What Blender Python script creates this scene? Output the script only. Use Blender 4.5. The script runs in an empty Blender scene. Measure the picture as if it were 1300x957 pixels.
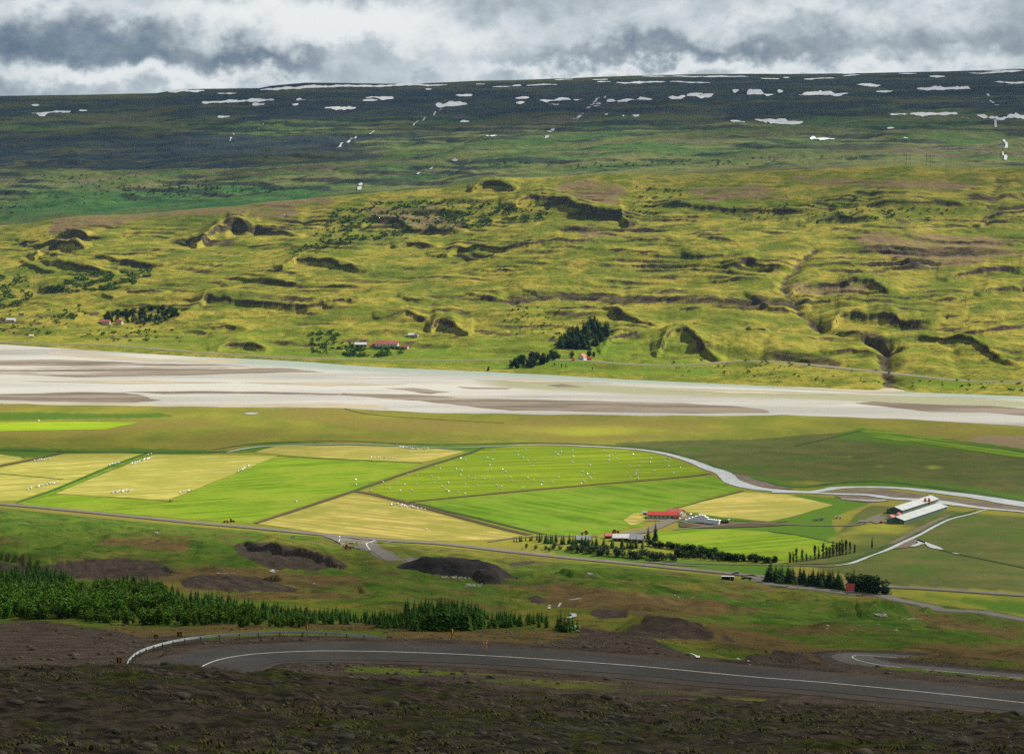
import bpy, math, random
import numpy as np
from mathutils.geometry import tessellate_polygon
from mathutils import Vector
R = math.radians
random.seed(7)
scene = bpy.context.scene
COL = scene.collection
# ------------------------------------------------------------------ camera
F = 3800.0; CX, CY = 650.0, 478.5; VH = 170.0; CAMZ = 320.0
PITCH = math.atan((CY - VH) / F)
cp, sp = math.cos(PITCH), math.sin(PITCH)
cam = bpy.data.cameras.new("camera"); camo = bpy.data.objects.new("camera", cam); COL.objects.link(camo)
cam.sensor_width = 36.0; cam.lens = 36.0 * F / 1300.0
cam.clip_start = 1.0; cam.clip_end = 60000.0
camo.location = (0, 0, CAMZ); camo.rotation_euler = (math.pi / 2 - PITCH, 0, 0)
scene.camera = camo

def ray(u, v):
    """photo pixel -> horizontal pixel coordinate ua (650 + F tan az) and slope dz/dr"""
    a = (np.asarray(u, float) - CX); b = (CY - np.asarray(v, float))
    y = F * cp + b * sp; z = -F * sp + b * cp
    return 650 + F * a / y, z / np.hypot(a, y)

def proj(X, Y, Z):
    dz = Z - CAMZ
    yc = Y * cp - dz * sp; zc = Y * sp + dz * cp
    yc = np.maximum(yc, 0.5)
    return CX + F * X / yc, CY - F * zc / yc

def pol(ua, r):
    t = (ua - 650) / F; c = 1 / np.sqrt(1 + t * t)
    return r * t * c, r * c
def to_pol(X, Y):
    return 650 + F * X / np.maximum(Y, 1e-3), np.hypot(X, Y)

# ------------------------------------------------------------------ noise
def _hash(ix, iy, seed):
    h = (ix.astype(np.int64) * 374761393 + iy.astype(np.int64) * 668265263 + seed * 144665) & 0xffffffff
    h = ((h ^ (h >> 13)) * 1274126177) & 0xffffffff
    return (h ^ (h >> 16)) & 0xffffffff
def perlin(x, y, seed=0):
    x0 = np.floor(x); y0 = np.floor(y); fx = x - x0; fy = y - y0
    ix = x0.astype(np.int64); iy = y0.astype(np.int64)
    def g(dx, dy):
        a = _hash(ix + dx, iy + dy, seed) * (2 * math.pi / 4294967296.0)
        return np.cos(a) * (fx - dx) + np.sin(a) * (fy - dy)
    wx = fx * fx * fx * (fx * (fx * 6 - 15) + 10); wy = fy * fy * fy * (fy * (fy * 6 - 15) + 10)
    a = g(0, 0) * (1 - wx) + g(1, 0) * wx; b = g(0, 1) * (1 - wx) + g(1, 1) * wx
    return (a * (1 - wy) + b * wy) * 1.5
def fbm(x, y, lam, octv=4, seed=0, gain=0.5, ridged=False):
    o = 0; amp = 1.0; tot = 0
    for k in range(octv):
        n = perlin(x / lam + 17.3 * k, y / lam - 9.1 * k, seed + k)
        if ridged: n = 1 - 2 * np.abs(n)
        o = o + amp * n; tot += amp; amp *= gain; lam *= 0.5
    return o / tot
def sstep(a, b, x):
    t = np.clip((x - a) / (b - a), 0, 1); return t * t * (3 - 2 * t)

def pchip(x, y, q):
    x = np.array(x, float); y = np.array(y, float)
    h = np.diff(x); d = np.diff(y) / h
    m = np.zeros_like(x)
    w1 = 2 * h[1:] + h[:-1]; w2 = h[1:] + 2 * h[:-1]
    ok = d[:-1] * d[1:] > 0
    with np.errstate(all='ignore'):
        mm = (w1 + w2) / (w1 / d[:-1] + w2 / d[1:])
    m[1:-1] = np.where(ok, mm, 0); m[0] = d[0]; m[-1] = d[-1]
    q = np.clip(q, x[0], x[-1])
    i = np.clip(np.searchsorted(x, q) - 1, 0, len(x) - 2)
    t = (q - x[i]) / h[i]
    return ((2*t**3 - 3*t*t + 1) * y[i] + (t**3 - 2*t*t + t) * h[i] * m[i]
            + (-2*t**3 + 3*t*t) * y[i+1] + (t**3 - t*t) * h[i] * m[i+1])

# ------------------------------------------------------------------ terrain profiles (distance against height)
def lut(pts):
    p = np.array(pts, float)
    return lambda u: np.interp(u, p[:, 0], p[:, 1])
def flat_r(u, v):           # distance at which the level valley floor sits
    return CAMZ / -ray(u, v)[1]
_foot = lut([(0,645),(160,661),(325,675),(560,694),(810,720),(975,738),(1100,753),(1300,783),(1500,812)])
_bankf = lut([(-200,424),(0,437),(60,441),(150,447),(250,453),(330,456),(400,460),(433,463),(500,467),(620,472),(700,476),(780,481),(866,485),(1000,491),(1137,497),(1300,503),(1500,510)])
_bankn = lut([(-200,508),(0,512),(150,515),(300,517),(433,518),(540,524),(700,526),(866,528),(1000,527),(1150,532),(1300,541),(1500,550)])
_hilltop = lut([(-300,300),(0,285),(100,272),(200,268),(350,255),(480,243),(560,238),(600,231),(650,225),(760,220),(900,218),(1000,212),(1150,208),(1200,212),(1300,210),(1600,206)])
_sky = lut([(-300,124),(0,122),(60,121),(120,120.5),(200,118.5),(230,113.5),(330,112),(345,109),(390,105),(440,105.5),(520,107),(600,103),(650,102),(800,96.5),(870,94.5),(950,94),(1000,94),(1100,93),(1200,91),(1290,88),(1600,84)])
def r_foot(ua): return flat_r(ua, _foot(ua))
def r_bank(ua): return flat_r(ua, _bankf(ua))
def r_top(ua): return r_bank(ua) + 2350.0
COLS = {
 -300: [(1040,60),(957,85),(900,105),(846,130),(858,170),(866,220),(860,290),(840,350),(812,450),(792,560),(780,700),(765,850),(730,1350),(705,1750),(680,2050),(650,2450)],
 0: [(1040,60),(957,85),(900,105),(851,130),(862,170),(870,220),(862,290),(846,350),(815,450),(789,560),(788,700),(773,850),(737,1350),(710,1750),(690,2050),(660,2450)],
 160: [(1040,60),(957,85),(900,107),(853,132),(864,170),(872,220),(868,290),(859,335),(850,360),(834,395),(812,440),(801,500),(793,650),(775,850),(740,1300),(715,1650),(692,2000),(668,2400)],
 325: [(1040,60),(960,85),(905,110),(862,138),(870,200),(878,270),(866,322),(858,335),(829,364),(814,388),(810,399),(799,450),(792,600),(780,760),(760,1000),(740,1300),(720,1650),(700,2000),(685,2250)],
 480: [(1050,60),(965,85),(920,108),(873,138),(884,200),(889,270),(884,320),(865,335),(828,367),(816,388),(811,402),(800,480),(795,620),(783,780),(762,1000),(745,1300),(725,1650),(705,2000),(696,2180)],
 650: [(1050,60),(970,85),(925,108),(884,138),(893,200),(896,270),(893,312),(865,335),(834,364),(823,380),(812,405),(797,490),(800,650),(789,850),(770,1200),(740,1700),(717,2150)],
 810: [(1050,60),(975,85),(930,108),(893,138),(902,200),(904,260),(897,300),(870,335),(845,358),(833,374),(817,420),(806,470),(818,540),(812,640),(792,800),(785,900),(775,1100),(750,1550),(731,2050)],
 975: [(1050,60),(978,85),(935,108),(900,138),(910,200),(910,260),(903,300),(878,340),(861,350),(853,372),(849,420),(845,480),(833,600),(815,800),(800,1050),(788,1300),(760,1850),(744,2060)],
 1100: [(1050,60),(980,85),(940,108),(905,138),(915,200),(912,260),(903,300),(885,325),(871,340),(862,365),(849,420),(846,480),(845,540),(836,600),(828,640),(820,850),(807,1150),(785,1550),(765,1900),(758,2010)],
 1300: [(1050,60),(980,85),(945,108),(910,138),(918,200),(915,260),(908,300),(898,315),(890,325),(875,350),(866,400),(862,480),(860,550),(850,610),(843,660),(830,900),(815,1300),(800,1700),(790,1900)],
 1600: [(1050,60),(980,85),(945,108),(915,138),(920,200),(918,260),(910,300),(905,315),(898,325),(885,350),(875,400),(872,480),(868,550),(862,610),(855,660),(842,900),(828,1300),(820,1600),(815,1750)],
}
def base_fg(ua, r):
    """near hillside: from the camera down to the foot of the hill"""
    rf = r_foot(ua)
    s = np.where(r < 700, r, 700 + (r - 700) * (1550.0 / (rf - 700)))
    us = sorted(COLS)
    zs = []
    for u in us:
        f = float(r_foot(u)); S = [0.0]; Z = [318.0]
        for v, rr in COLS[u]:
            S.append(rr if rr < 700 else 700 + (rr - 700) * 1550.0 / (f - 700)); Z.append(CAMZ + rr * float(ray(u, v)[1]))
        S.append(2250.0); Z.append(0.0)
        zs.append(pchip(S, Z, s))
    us = np.array(us, float); q = np.clip(ua, us[0], us[-1])
    i = np.clip(np.searchsorted(us, q) - 1, 0, len(us) - 2)
    t = (q - us[i]) / (us[i+1] - us[i]); t = t * t * (3 - 2 * t) * 0.5 + t * 0.5
    zs = np.stack(zs); idx = np.indices(ua.shape)
    return zs[(i,) + tuple(idx)] * (1 - t) + zs[(i + 1,) + tuple(idx)] * t

# banks and scarps: crest line in photo pixels, height in pixels, gravelly or rocky face
HS = [
 ([(44,320),(50,313),(63,305),(75,302),(87,303),(108,312)],16),([(20,335),(75,343)],5),([(62,334),(72,331),(100,333),(142,342)],12),([(54,360),(62,357),(86,361)],8),
 ([(80,294),(87,291),(112,297)],9),([(250,306),(262,295),(275,286),(300,281),(320,286)],24),([(318,286),(345,287),(380,296)],8),([(288,274),(297,271),(316,271)],7),
 ([(113,326),(173,330),(214,335)],6),([(360,346),(368,338),(377,331),(400,330),(433,338),(462,345)],15),([(160,370),(219,369)],7),
 ([(244,386),(262,375),(300,374),(333,379),(400,384),(433,382)],14),([(248,408),(287,406),(319,413)],6),([(272,443),(282,434),(292,430),(313,430),(338,440)],18),
 ([(28,387),(75,388)],3),([(308,312),(355,313)],4),([(130,377),(148,381)],5),([(106,398),(140,390)],6),
 ([(600,240),(607,234),(615,230),(633,230),(653,236)],11),([(653,257),(662,250),(673,246),(700,245),(723,252),(740,260),(762,264),(787,267),(795,282)],20),
 ([(460,282),(468,274),(476,270),(500,272),(533,283),(578,288)],9),([(503,310),(516,303),(556,308)],8),([(568,318),(575,311),(583,308),(620,311),(643,315),(686,312),(733,310),(768,309)],13),
 ([(778,312),(862,313)],6),([(423,340),(465,343)],8),([(620,303),(702,305)],4),([(731,328),(868,330)],3.5),([(824,371),(840,366),(865,363)],6),([(658,367),(712,370)],4),
 ([(547,406),(553,400),(561,397),(576,400),(595,414)],18),([(768,388),(783,395),(835,410)],9),([(778,413),(832,417)],5),([(764,442),(775,430),(788,423),(812,422)],10),
 ([(836,441),(845,430),(856,421),(870,421),(883,430),(912,448)],15),([(431,381),(462,383)],4),([(504,377),(552,378)],5),([(481,401),(500,395),(516,393),(545,400)],8),
 ([(855,258),(900,260),(933,263),(983,260),(1042,265)],10),([(1048,258),(1120,260),(1167,260),(1270,260)],7),([(1024,286),(1036,278),(1050,274),(1066,274),(1109,281)],11),
 ([(1245,288),(1254,276),(1302,269),(1340,270)],9),([(886,317),(945,318)],5),([(864,330),(925,331)],6),([(928,341),(950,333),(1002,341)],9),
 ([(1148,305),(1200,307),(1250,309),(1300,315)],6),([(1203,348),(1215,341),(1234,337),(1260,334),(1310,334)],13),([(996,372),(1020,360),(1053,356),(1090,356),(1107,358),(1129,369)],11),
 ([(1246,371),(1255,364),(1267,361),(1320,359)],14),([(1058,398),(1066,389),(1080,385),(1117,386),(1150,391),(1184,399)],21),([(1066,415),(1100,417),(1123,426),(1130,436)],13),
 ([(1143,428),(1155,423),(1167,422),(1200,431),(1234,441),(1288,463)],12),([(1224,423),(1267,417),(1330,409)],14),([(862,394),(902,392)],5),([(946,412),(978,417)],6),
 ([(1050,445),(1083,441),(1119,452)],8),([(944,377),(1030,384)],7),([(690,396),(740,392)],5),([(900,352),(980,356)],5),([(600,345),(680,347)],4),([(320,360),(400,362)],4),([(1130,330),(1190,333)],5),
 ([(20,300),(60,301)],4),([(590,372),(640,374)],5),([(700,388),(742,384),(770,388)],6),([(1185,395),(1230,393)],6),([(1180,376),(1225,374)],5),([(880,300),(930,303)],4),([(960,300),(1010,303)],4),
]
FS = [  # on the near hillside
 ([(-60,718),(0,716),(50,717),(110,712),(150,708),(190,712),(228,725)],14),([(296,697),(310,692),(345,693),(385,698),(420,709),(444,719)],14),
 ([(230,737),(260,731),(330,733),(392,748)],12),
 ([(1085,781),(1120,777),(1200,782)],10),([(0,748),(60,752),(110,760)],5),
 ([(640,735),(700,729),(770,737)],7),([(770,742),(850,738),(920,745)],7),([(730,775),(775,773),(800,778)],6),([(1180,783),(1300,795),(1400,800)],7),([(960,765),(1040,768),(1090,775)],6),([(420,752),(500,756),(560,765)],6),([(560,765),(640,760),(690,768)],6),
]

def add_scarps(ua, r, Z0, feats, base_of, L=13.0, seed=100, steep=1.3, rib=1.0, conc=0.65):
    """raise a bank in front of the hill: steep face towards the valley, gentle back"""
    disp = np.zeros_like(Z0); face = np.zeros_like(Z0)
    for k, (pts, H) in enumerate(feats):
        p0 = np.array(pts, float)
        if rib > 0.9:
            ext = 0.14 * (p0[-1, 0] - p0[0, 0]) if H >= 8 else 0.0; H = H if H < 8 else 8 + 0.5 * (H - 8)
            p0 = np.vstack([[p0[0, 0] - ext, p0[0, 1] + ext * .05], p0, [p0[-1, 0] + ext, p0[-1, 1] + ext * .05]])
        nn = max(12, int((p0[-1, 0] - p0[0, 0]) / 3)); pu = np.linspace(p0[0, 0], p0[-1, 0], nn)
        tpd = np.clip(np.sin(np.pi * (pu - pu[0]) / (pu[-1] - pu[0])), 0, 1) ** 0.55
        wob = 1 + 0.2 * rib * perlin(pu / 18.0, pu * 0 + k * 3.1, seed)
        p = np.c_[pu, np.interp(pu, p0[:, 0], p0[:, 1])]
        ucr = ray(p[:, 0], p[:, 1])[0]
        cols = np.where((ua[:, 0] > ucr[0]) & (ua[:, 0] < ucr[-1]))[0]
        if len(cols) == 0: continue
        c0, c1 = cols[0], cols[-1] + 1
        U = ua[c0:c1, 0]
        rf = base_of(p[:, 0], p[:, 1] + H * tpd)         # foot on the base terrain
        rf = np.interp(U, ucr, rf); taper = np.interp(U, ucr, tpd * wob)
        rf = rf + rib * (5 * H / 10 * fbm(U, U * 0 + k * 7.7, 34, 4, seed + k) + 1.5 * perlin(U / 9.0, U * 0 + k, seed + k))
        A = (H * rf / F * 0.90 * taper * np.clip(1 + 0.4 * rib * fbm(U, U * 0 + 3.3 * k, 30, 3, seed + 9 * k), 0.2, 1.5))[:, None]
        rr = r[c0:c1]; XX, YY = pol(ua[c0:c1], rr); d = rr - rf[:, None] + rib * (0.55 * H * fbm(XX, YY, 60, 4, seed + 2 * k, 0.5))
        w = np.maximum(steep * A, 4.0)
        Lb = L * H
        q = np.clip(d / w, 0, 1)
        prof = np.where(d < 0, 0, np.where(d < w, conc * q ** 2.2 + (1 - conc) * q, np.clip(1 - (d - w) / Lb, 0, 1) ** 1.1))
        h = A * prof
        h = h - 0.16 * A * np.exp(-((d - w) / (0.35 * w)) ** 2)
        sl = disp[c0:c1]; np.maximum(sl, h, out=sl)
        fc = sstep(0.25 * w, 0.75 * w, d) * (1 - sstep(0.85 * w, 1.15 * w + 3, d)) * taper[:, None]
        sf = face[c0:c1]; np.maximum(sf, fc, out=sf)
    return Z0 + disp, face

def base_lookup(R_, Z_, UA):
    """first hit of photo pixels on a base height field (columns UA[:,0])"""
    def f(us, vs):
        out = []
        for u, v in zip(np.atleast_1d(us), np.atleast_1d(vs)):
            a, s = ray(u, v); i = int(np.clip(np.searchsorted(UA[:, 0], a), 0, len(UA) - 1))
            above = Z_[i] >= CAMZ + R_[i] * s
            j = np.argmax(above) if above.any() else len(above) - 1
            j = max(j, 1)
            out.append(R_[i, j])
        return np.array(out)
    return f

# ------------------------------------------------------------------ the four height fields
core = np.arange(-90, 1391, 1.7)
side_l = -90 - np.cumsum(np.linspace(2, 28, 55)); side_r = core[-1] + np.cumsum(np.linspace(2, 28, 55))
UAc = np.concatenate([side_l[::-1], core, side_r])
NC = len(UAc)
def grid(r0, r1, n, power=1.0):
    t = np.linspace(0, 1, n) ** power
    r0 = np.broadcast_to(r0, (NC,)); r1 = np.broadcast_to(r1, (NC,))
    return r0[:, None] + (r1 - r0)[:, None] * t[None]
rF, rB, rT = r_foot(UAc), r_bank(UAc), r_top(UAc)
# near ground
Rg = np.concatenate([grid(2.0, 160.0, 90), grid(160.6, 296.0, 45), grid(297, 430.0, 150), grid(431.5, 1100.0, 190), grid(1103.0, rF, 190)], axis=1)
UAg = np.broadcast_to(UAc[:, None], Rg.shape).copy()
Xg, Yg = pol(UAg, Rg)
Zg = base_fg(UAg, Rg)
bl = base_lookup(Rg[:, 285:], Zg[:, 285:], UAg)
Zg, faceG = add_scarps(UAg, Rg, Zg, FS, bl, L=9.0, seed=300, steep=2.6, rib=0.12, conc=0.2)
wf = sstep(430, 600, Rg) * (1 - sstep(rF[:, None] - 160, rF[:, None], Rg))
Zg += wf * (11.0 * fbm(Xg, Yg, 190, 3, 11) + 6.5 * fbm(Xg, Yg, 60, 3, 21) + 1.8 * fbm(Xg, Yg, 14, 3, 31)) * np.clip(Rg / 1100, 0.45, 1)
nearw = 1 - sstep(190, 290, Rg)
Zg += nearw * (0.8 * fbm(Xg, Yg, 22, 3, 41) + 0.5 * fbm(Xg, Yg, 3.0, 4, 42, 0.7)) * np.clip(Rg / 100, 0.1, 1)
midw = sstep(250, 300, Rg) * (1 - sstep(520, 700, Rg))
Zg += midw * (0.5 * fbm(Xg, Yg, 30, 3, 51) + 0.2 * fbm(Xg, Yg, 5, 3, 52))

for u_, v_, hw, hd, hh in ((848, 806, 12.5, 16, 5.0), (890, 815, 9, 12, 3.0), (650, 790, 30, 30, 2.0), (1000, 836, 9, 10, 2.0)):
    r_ = bl([u_], [v_])[0]; x_, y_ = pol(ray(u_, v_)[0], r_ + hd * .6); qq = np.hypot((Xg - x_) / hw, (Yg - y_) / hd) * (1 + 0.25 * fbm(Xg, Yg, 12, 3, 91)); Zg += hh * (1 - sstep(0.25, 1.25, qq))
# roads with a made bed: (u, v, distance) of the centre line
def road3(pts, n=400):
    P = []
    for u, v, r in pts:
        a, s = ray(u, v); x, y = pol(a, r); P.append((float(x), float(y), CAMZ + r * float(s)))
    P = np.array(P); return resample(P, n)
def resample(P, n):
    P = np.asarray(P, float)
    d = np.r_[0, np.cumsum(np.linalg.norm(np.diff(P[:, :2], axis=0), axis=1))]
    m = np.zeros_like(P)
    m[1:-1] = (P[2:] - P[:-2]) / (d[2:] - d[:-2])[:, None]; m[0] = (P[1] - P[0]) / (d[1] - d[0]); m[-1] = (P[-1] - P[-2]) / (d[-1] - d[-2])
    q = np.linspace(0, d[-1], n); i = np.clip(np.searchsorted(d, q) - 1, 0, len(d) - 2)
    h = (d[i+1] - d[i])[:, None]; t = ((q - d[i])[:, None]) / h
    return (2*t**3-3*t*t+1)*P[i] + (t**3-2*t*t+t)*h*m[i] + (-2*t**3+3*t*t)*P[i+1] + (t**3-t*t)*h*m[i+1]
UPPER = road3([(1560,921,298),(1400,904,312),(1300,892,322),(1200,881,331),(1050,866.5,343),(950,858.5,350),(800,844.5,358),(650,834,364),(560,829.3,367),(470,826.6,368.5),(400,826.2,368),(335,829,365),(290,834.5,360.5),(262,843,353.5),(250,853,346),(256,862,339.5),(285,870,334),(350,876,330.5),(500,885,326),(700,900,316),(900,915,300),(1200,935,285)], 520)
LOWER = road3([(1560,871,640),(1400,858,640),(1300,848.5,640),(1200,840,640),(1130,834,640),(1095,831.5,636),(1083,832.5,629),(1085,836,620),(1100,840.5,612),(1130,845.5,604),(1200,852,592),(1300,861,580),(1400,870,570),(1560,885,560)], 420)
def carve(Z, X, Y, path, flat, blend, cols=None):
    bb = (X > path[:, 0].min() - blend) & (X < path[:, 0].max() + blend) & (Y > path[:, 1].min() - blend) & (Y < path[:, 1].max() + blend)
    idx = np.where(bb.ravel())[0]
    px, py = X.ravel()[idx], Y.ravel()[idx]
    best = np.full(len(idx), 1e9); zb = np.zeros(len(idx))
    P = path
    for k in range(0, len(P) - 1, 2):
        a = P[k]; b = P[min(k + 2, len(P) - 1)]
        ab = b[:2] - a[:2]; L2 = (ab ** 2).sum() + 1e-9
        t = np.clip(((px - a[0]) * ab[0] + (py - a[1]) * ab[1]) / L2, 0, 1)
        d = (px - a[0] - t * ab[0]) ** 2 + (py - a[1] - t * ab[1]) ** 2
        m = d < best; best = np.where(m, d, best); zb = np.where(m, a[2] + t * (b[2] - a[2]), zb)
    best = np.sqrt(best)
    w = 1 - sstep(flat, blend, best)
    zr = Z.ravel(); zr[idx] = zr[idx] * (1 - w) + (zb - 0.07) * w
    D = np.full(Z.size, 1e3); D[idx] = best
    return zr.reshape(Z.shape), D.reshape(Z.shape)
Zg, dU = carve(Zg, Xg, Yg, UPPER, 8.5, 20.0)
Zg, dL = carve(Zg, Xg, Yg, LOWER, 7.0, 22.0)
GR = road3([(161.5,853,354),(161,847,361),(165,838,368),(178,828,376),(205,819,384),(240,812,390),(290,807,394),(350,804.5,397),(420,805.5,397),(485,810.5,393)], 240)
GR[:, 2] = np.convolve(np.pad(GR[:, 2], 20, mode='edge'), np.ones(41) / 41, 'valid') - .45
Zg, _d = carve(Zg, Xg, Yg, GR, 1.6, 5.0)
CROAD = [(950,730.5),(962,735),(975,741.5),(1000,744.5),(1025,746.7),(1083,753),(1125,759),(1188,770),(1251,780),(1300,787),(1450,812)]
JROAD = [(466,689),(472,695),(482,702),(500,708.5),(520,713),(540,716),(560,718)]
def bed(pts, R_, Z_, UA_, n, sm, rmin=0):
    p = np.array(pts, float); rr = base_lookup(R_, Z_, UA_)(p[:, 0], p[:, 1]); ua, s = ray(p[:, 0], p[:, 1]); x, y = pol(ua, rr)
    P = resample(np.c_[x, y, CAMZ + rr * s], n); P[:, 2] = np.convolve(np.pad(P[:, 2], sm, mode='edge'), np.ones(2 * sm + 1) / (2 * sm + 1), 'valid'); return P
_sl = slice(475, None)
JN = np.array([(float(pol(ray(u, v)[0], -CAMZ / ray(u, v)[1])[0]), float(pol(ray(u, v)[0], -CAMZ / ray(u, v)[1])[1]), 0.35) for u, v in ((405, 681), (425, 684), (445, 688), (462, 690))])
Zg, _d = carve(Zg, Xg, Yg, resample(JN, 30), 30.0, 70.0)
CBED = bed(CROAD[3:], Rg[:, _sl], Zg[:, _sl], UAg, 160, 8); Zg, _d = carve(Zg, Xg, Yg, CBED, 8.0, 30.0)
JBED = bed(JROAD, Rg[:, _sl], Zg[:, _sl], UAg, 80, 5); Zg, _d = carve(Zg, Xg, Yg, JBED, 8.0, 26.0)
# valley floor: level
Rv = grid(rF, rB, 150)
UAv = np.broadcast_to(UAc[:, None], Rv.shape).copy(); Xv, Yv = pol(UAv, Rv); Zv = np.zeros_like(Rv)
Zg[:, -1] = 0
# middle hills
Rh = np.concatenate([grid(rB, rT, 520), grid(rT + 12, rT + 800, 40)], axis=1)
UAh = np.broadcast_to(UAc[:, None], Rh.shape).copy(); Xh, Yh = pol(UAh, Rh)
th = (Rh - rB[:, None]) / (rT - rB)[:, None]
vb, vt = _bankf(UAc)[:, None], _hilltop(UAc)[:, None]
vv = vb + (vt + 2.0 - vb) * np.clip(th, 0, 1) ** 0.93
Zh = CAMZ + Rh * ray(UAh, vv)[1]
ztop = CAMZ + rT * ray(UAc, _hilltop(UAc) + 2.0)[1]
beh = np.clip((Rh - rT[:, None]) / 800, 0, 1)
r_mf = rT + 800; v_mf = _hilltop(UAc) + 14
zfoot = CAMZ + r_mf * ray(UAc, v_mf)[1]
Zh = np.where(Rh > rT[:, None], ztop[:, None] + (zfoot - ztop)[:, None] * sstep(0, 1, beh), Zh)
edge = sstep(0.0, 0.10, th) * (1 - 0.75 * sstep(0.85, 1.0, th)) * (1 - sstep(0.3, 1, beh))
Zh_base = Zh.copy()
nb = 20.0 * fbm(Xh, Yh, 700, 2, 61) + 15.0 * fbm(Xh, Yh, 300, 2, 62)
Zn = Zh + edge * nb
step = 21.0; kq = (Zn + 6 * fbm(Xh, Yh, 420, 2, 63)) / step; fr = kq - np.floor(kq)
terr = (np.floor(kq) + sstep(0.68, 0.98, fr)) * step - 6 * fbm(Xh, Yh, 420, 2, 63)
tm = sstep(-0.05, 0.35, fbm(Xh, Yh, 380, 3, 64)) * edge
Zn = Zn * (1 - 0.55 * tm) + terr * 0.55 * tm
stepf = sstep(0.66, 0.78, fr) * (1 - sstep(0.92, 1.0, fr)) * tm
step = 7.5; kq = (Zn + 3 * fbm(Xh, Yh, 120, 2, 66)) / step; fr = kq - np.floor(kq)
terr = (np.floor(kq) + sstep(0.6, 0.95, fr)) * step - 3 * fbm(Xh, Yh, 120, 2, 66)
tm2 = sstep(-0.1, 0.2, fbm(Xh, Yh, 170, 3, 65)) * edge
Zn = Zn * (1 - 0.7 * tm2) + terr * 0.7 * tm2
stepf = np.maximum(stepf, 0.9 * sstep(0.6, 0.72, fr) * (1 - sstep(0.88, 0.97, fr)) * tm2)
blh = base_lookup(Rh, Zh_base, UAh)
Zn, faceH = add_scarps(UAh, Rh, Zn, HS, blh, L=16.0, seed=500, steep=2.3)
# gullies
GUL = [([(1127,438),(1128,452),(1124,464),(1130,482),(1140,494)],9,13),([(1035,322),(1020,335),(1002,352),(993,367),(1012,380),(1033,397),(1050,412)],6,12),
       ([(1128,448),(1116,430),(1096,420),(1070,415)],8,12),([(1100,250),(1112,268),(1128,280)],4,14),([(1268,222),(1262,245),(1256,268),(1247,288)],5,14),
       ([(793,355),(792,372),(795,382)],3,8),([(640,362),(650,378),(668,392)],3,9),([(1030,384),(1040,372),(1046,352)],3,10),([(430,250),(400,262),(380,290)],3,14),([(1200,440),(1215,465),(1222,480)],3,8),([(975,430),(962,448),(958,458)],3,8)]
gulmask = np.zeros_like(Zn)
def hit_base(u, v, R_, Z_, UA_): return base_lookup(R_, Z_, UA_)(u, v)
for pts, dep, wid in GUL:
    p = np.array(pts, float); rr = blh(p[:, 0], p[:, 1]); gx, gy = pol(ray(p[:, 0], p[:, 1])[0], rr)
    path = resample(np.c_[gx, gy, rr * 0], 60)
    bb = (Xh > gx.min() - 80) & (Xh < gx.max() + 80) & (Yh > gy.min() - 80) & (Yh < gy.max() + 80)
    px, py = Xh[bb], Yh[bb]; best = np.full(px.shape, 1e9)
    px2 = px + 10 * fbm(px, py, 60, 2, 71)
    for a in range(len(path) - 1):
        A = path[a, :2]; AB = path[a+1, :2] - A; t = np.clip(((px2 - A[0]) * AB[0] + (py - A[1]) * AB[1]) / ((AB ** 2).sum() + 1e-9), 0, 1)
        best = np.minimum(best, (px2 - A[0] - t * AB[0]) ** 2 + (py - A[1] - t * AB[1]) ** 2)
    g = np.exp(-best / (wid ** 2)); Zn[bb] -= dep * g; gulmask[bb] = np.maximum(gulmask[bb], g * min(1, dep / 7.0))
Zn += edge * (7.5 * fbm(Xh, Yh, 130, 5, 72, 0.55) + 2.4 * fbm(Xh, Yh, 36, 4, 73, 0.6, ridged=True) * sstep(-0.3, 0.3, fbm(Xh, Yh, 300, 2, 76)))
Zh = np.where(edge > 0, Zn, Zh)
FAR = [(-150,428),(0,434.5),(60,436.5),(143,438.5),(250,447),(330,452),(433,456),(570,457.5),(655,456.5),(740,458),(800,462.5),(866,464),(930,459),(960,458),(1000,460.5),(1033,463.6),(1120,472.6),(1167,477.6),(1230,484),(1300,484.5),(1450,490)]
FBED = bed(FAR, Rh[:, :200], Zh_base[:, :200], UAh, 300, 4); FBED[:, 2] = np.maximum(FBED[:, 2], 0.8); Zh, _d = carve(Zh, Xh, Yh, FBED, 12.0, 45.0)
Zh = np.maximum(Zh, np.minimum(Zh_base, 0.0) + 0.0)
Zh[:, 0] = 0
Zh[:, 1:6] = np.maximum(Zh[:, 1:6], 0.2)
# far mountain
Rm = np.concatenate([grid(r_mf, 12000.0, 420), grid(12040.0, 17000.0, 24)], axis=1)
UAm = np.broadcast_to(UAc[:, None], Rm.shape).copy(); Xm, Ym = pol(UAm, Rm)
tm_ = (Rm - r_mf[:, None]) / (12000 - r_mf)[:, None]
vm = v_mf[:, None] + (_sky(UAc)[:, None] - v_mf[:, None]) * np.clip(tm_, 0, 1) ** 0.8
Zm = CAMZ + Rm * ray(UAm, vm)[1]
zs_ = Zm[:, 419]
Zm = np.where(tm_ > 1, zs_[:, None] - 0.030 * (Rm - 12000), Zm)
em = sstep(0.0, 0.12, tm_) * (1 - 0.93 * sstep(0.75, 1.0, tm_))
Zm += em * (14 * fbm(Xm, Ym, 1100, 3, 81) + 9 * fbm(Xm, Ym, 420, 4, 82, 0.55))
kq = (Zm + 9 * fbm(Xm, Ym, 900, 3, 83)) / 17.0; frm = kq - np.floor(kq)
terr = (np.floor(kq) + sstep(0.62, 0.95, frm)) * 17.0 - 9 * fbm(Xm, Ym, 900, 3, 83)
tmm = sstep(-0.15, 0.25, fbm(Xm, Ym, 700, 3, 84)) * em
Zm = Zm * (1 - 0.6 * tmm) + terr * 0.6 * tmm
stepm = sstep(0.6, 0.74, frm) * (1 - sstep(0.9, 1.0, frm)) * tmm
Zm += em * (20.0 * fbm(Xm, Ym, 260, 5, 85, 0.62))
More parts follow.
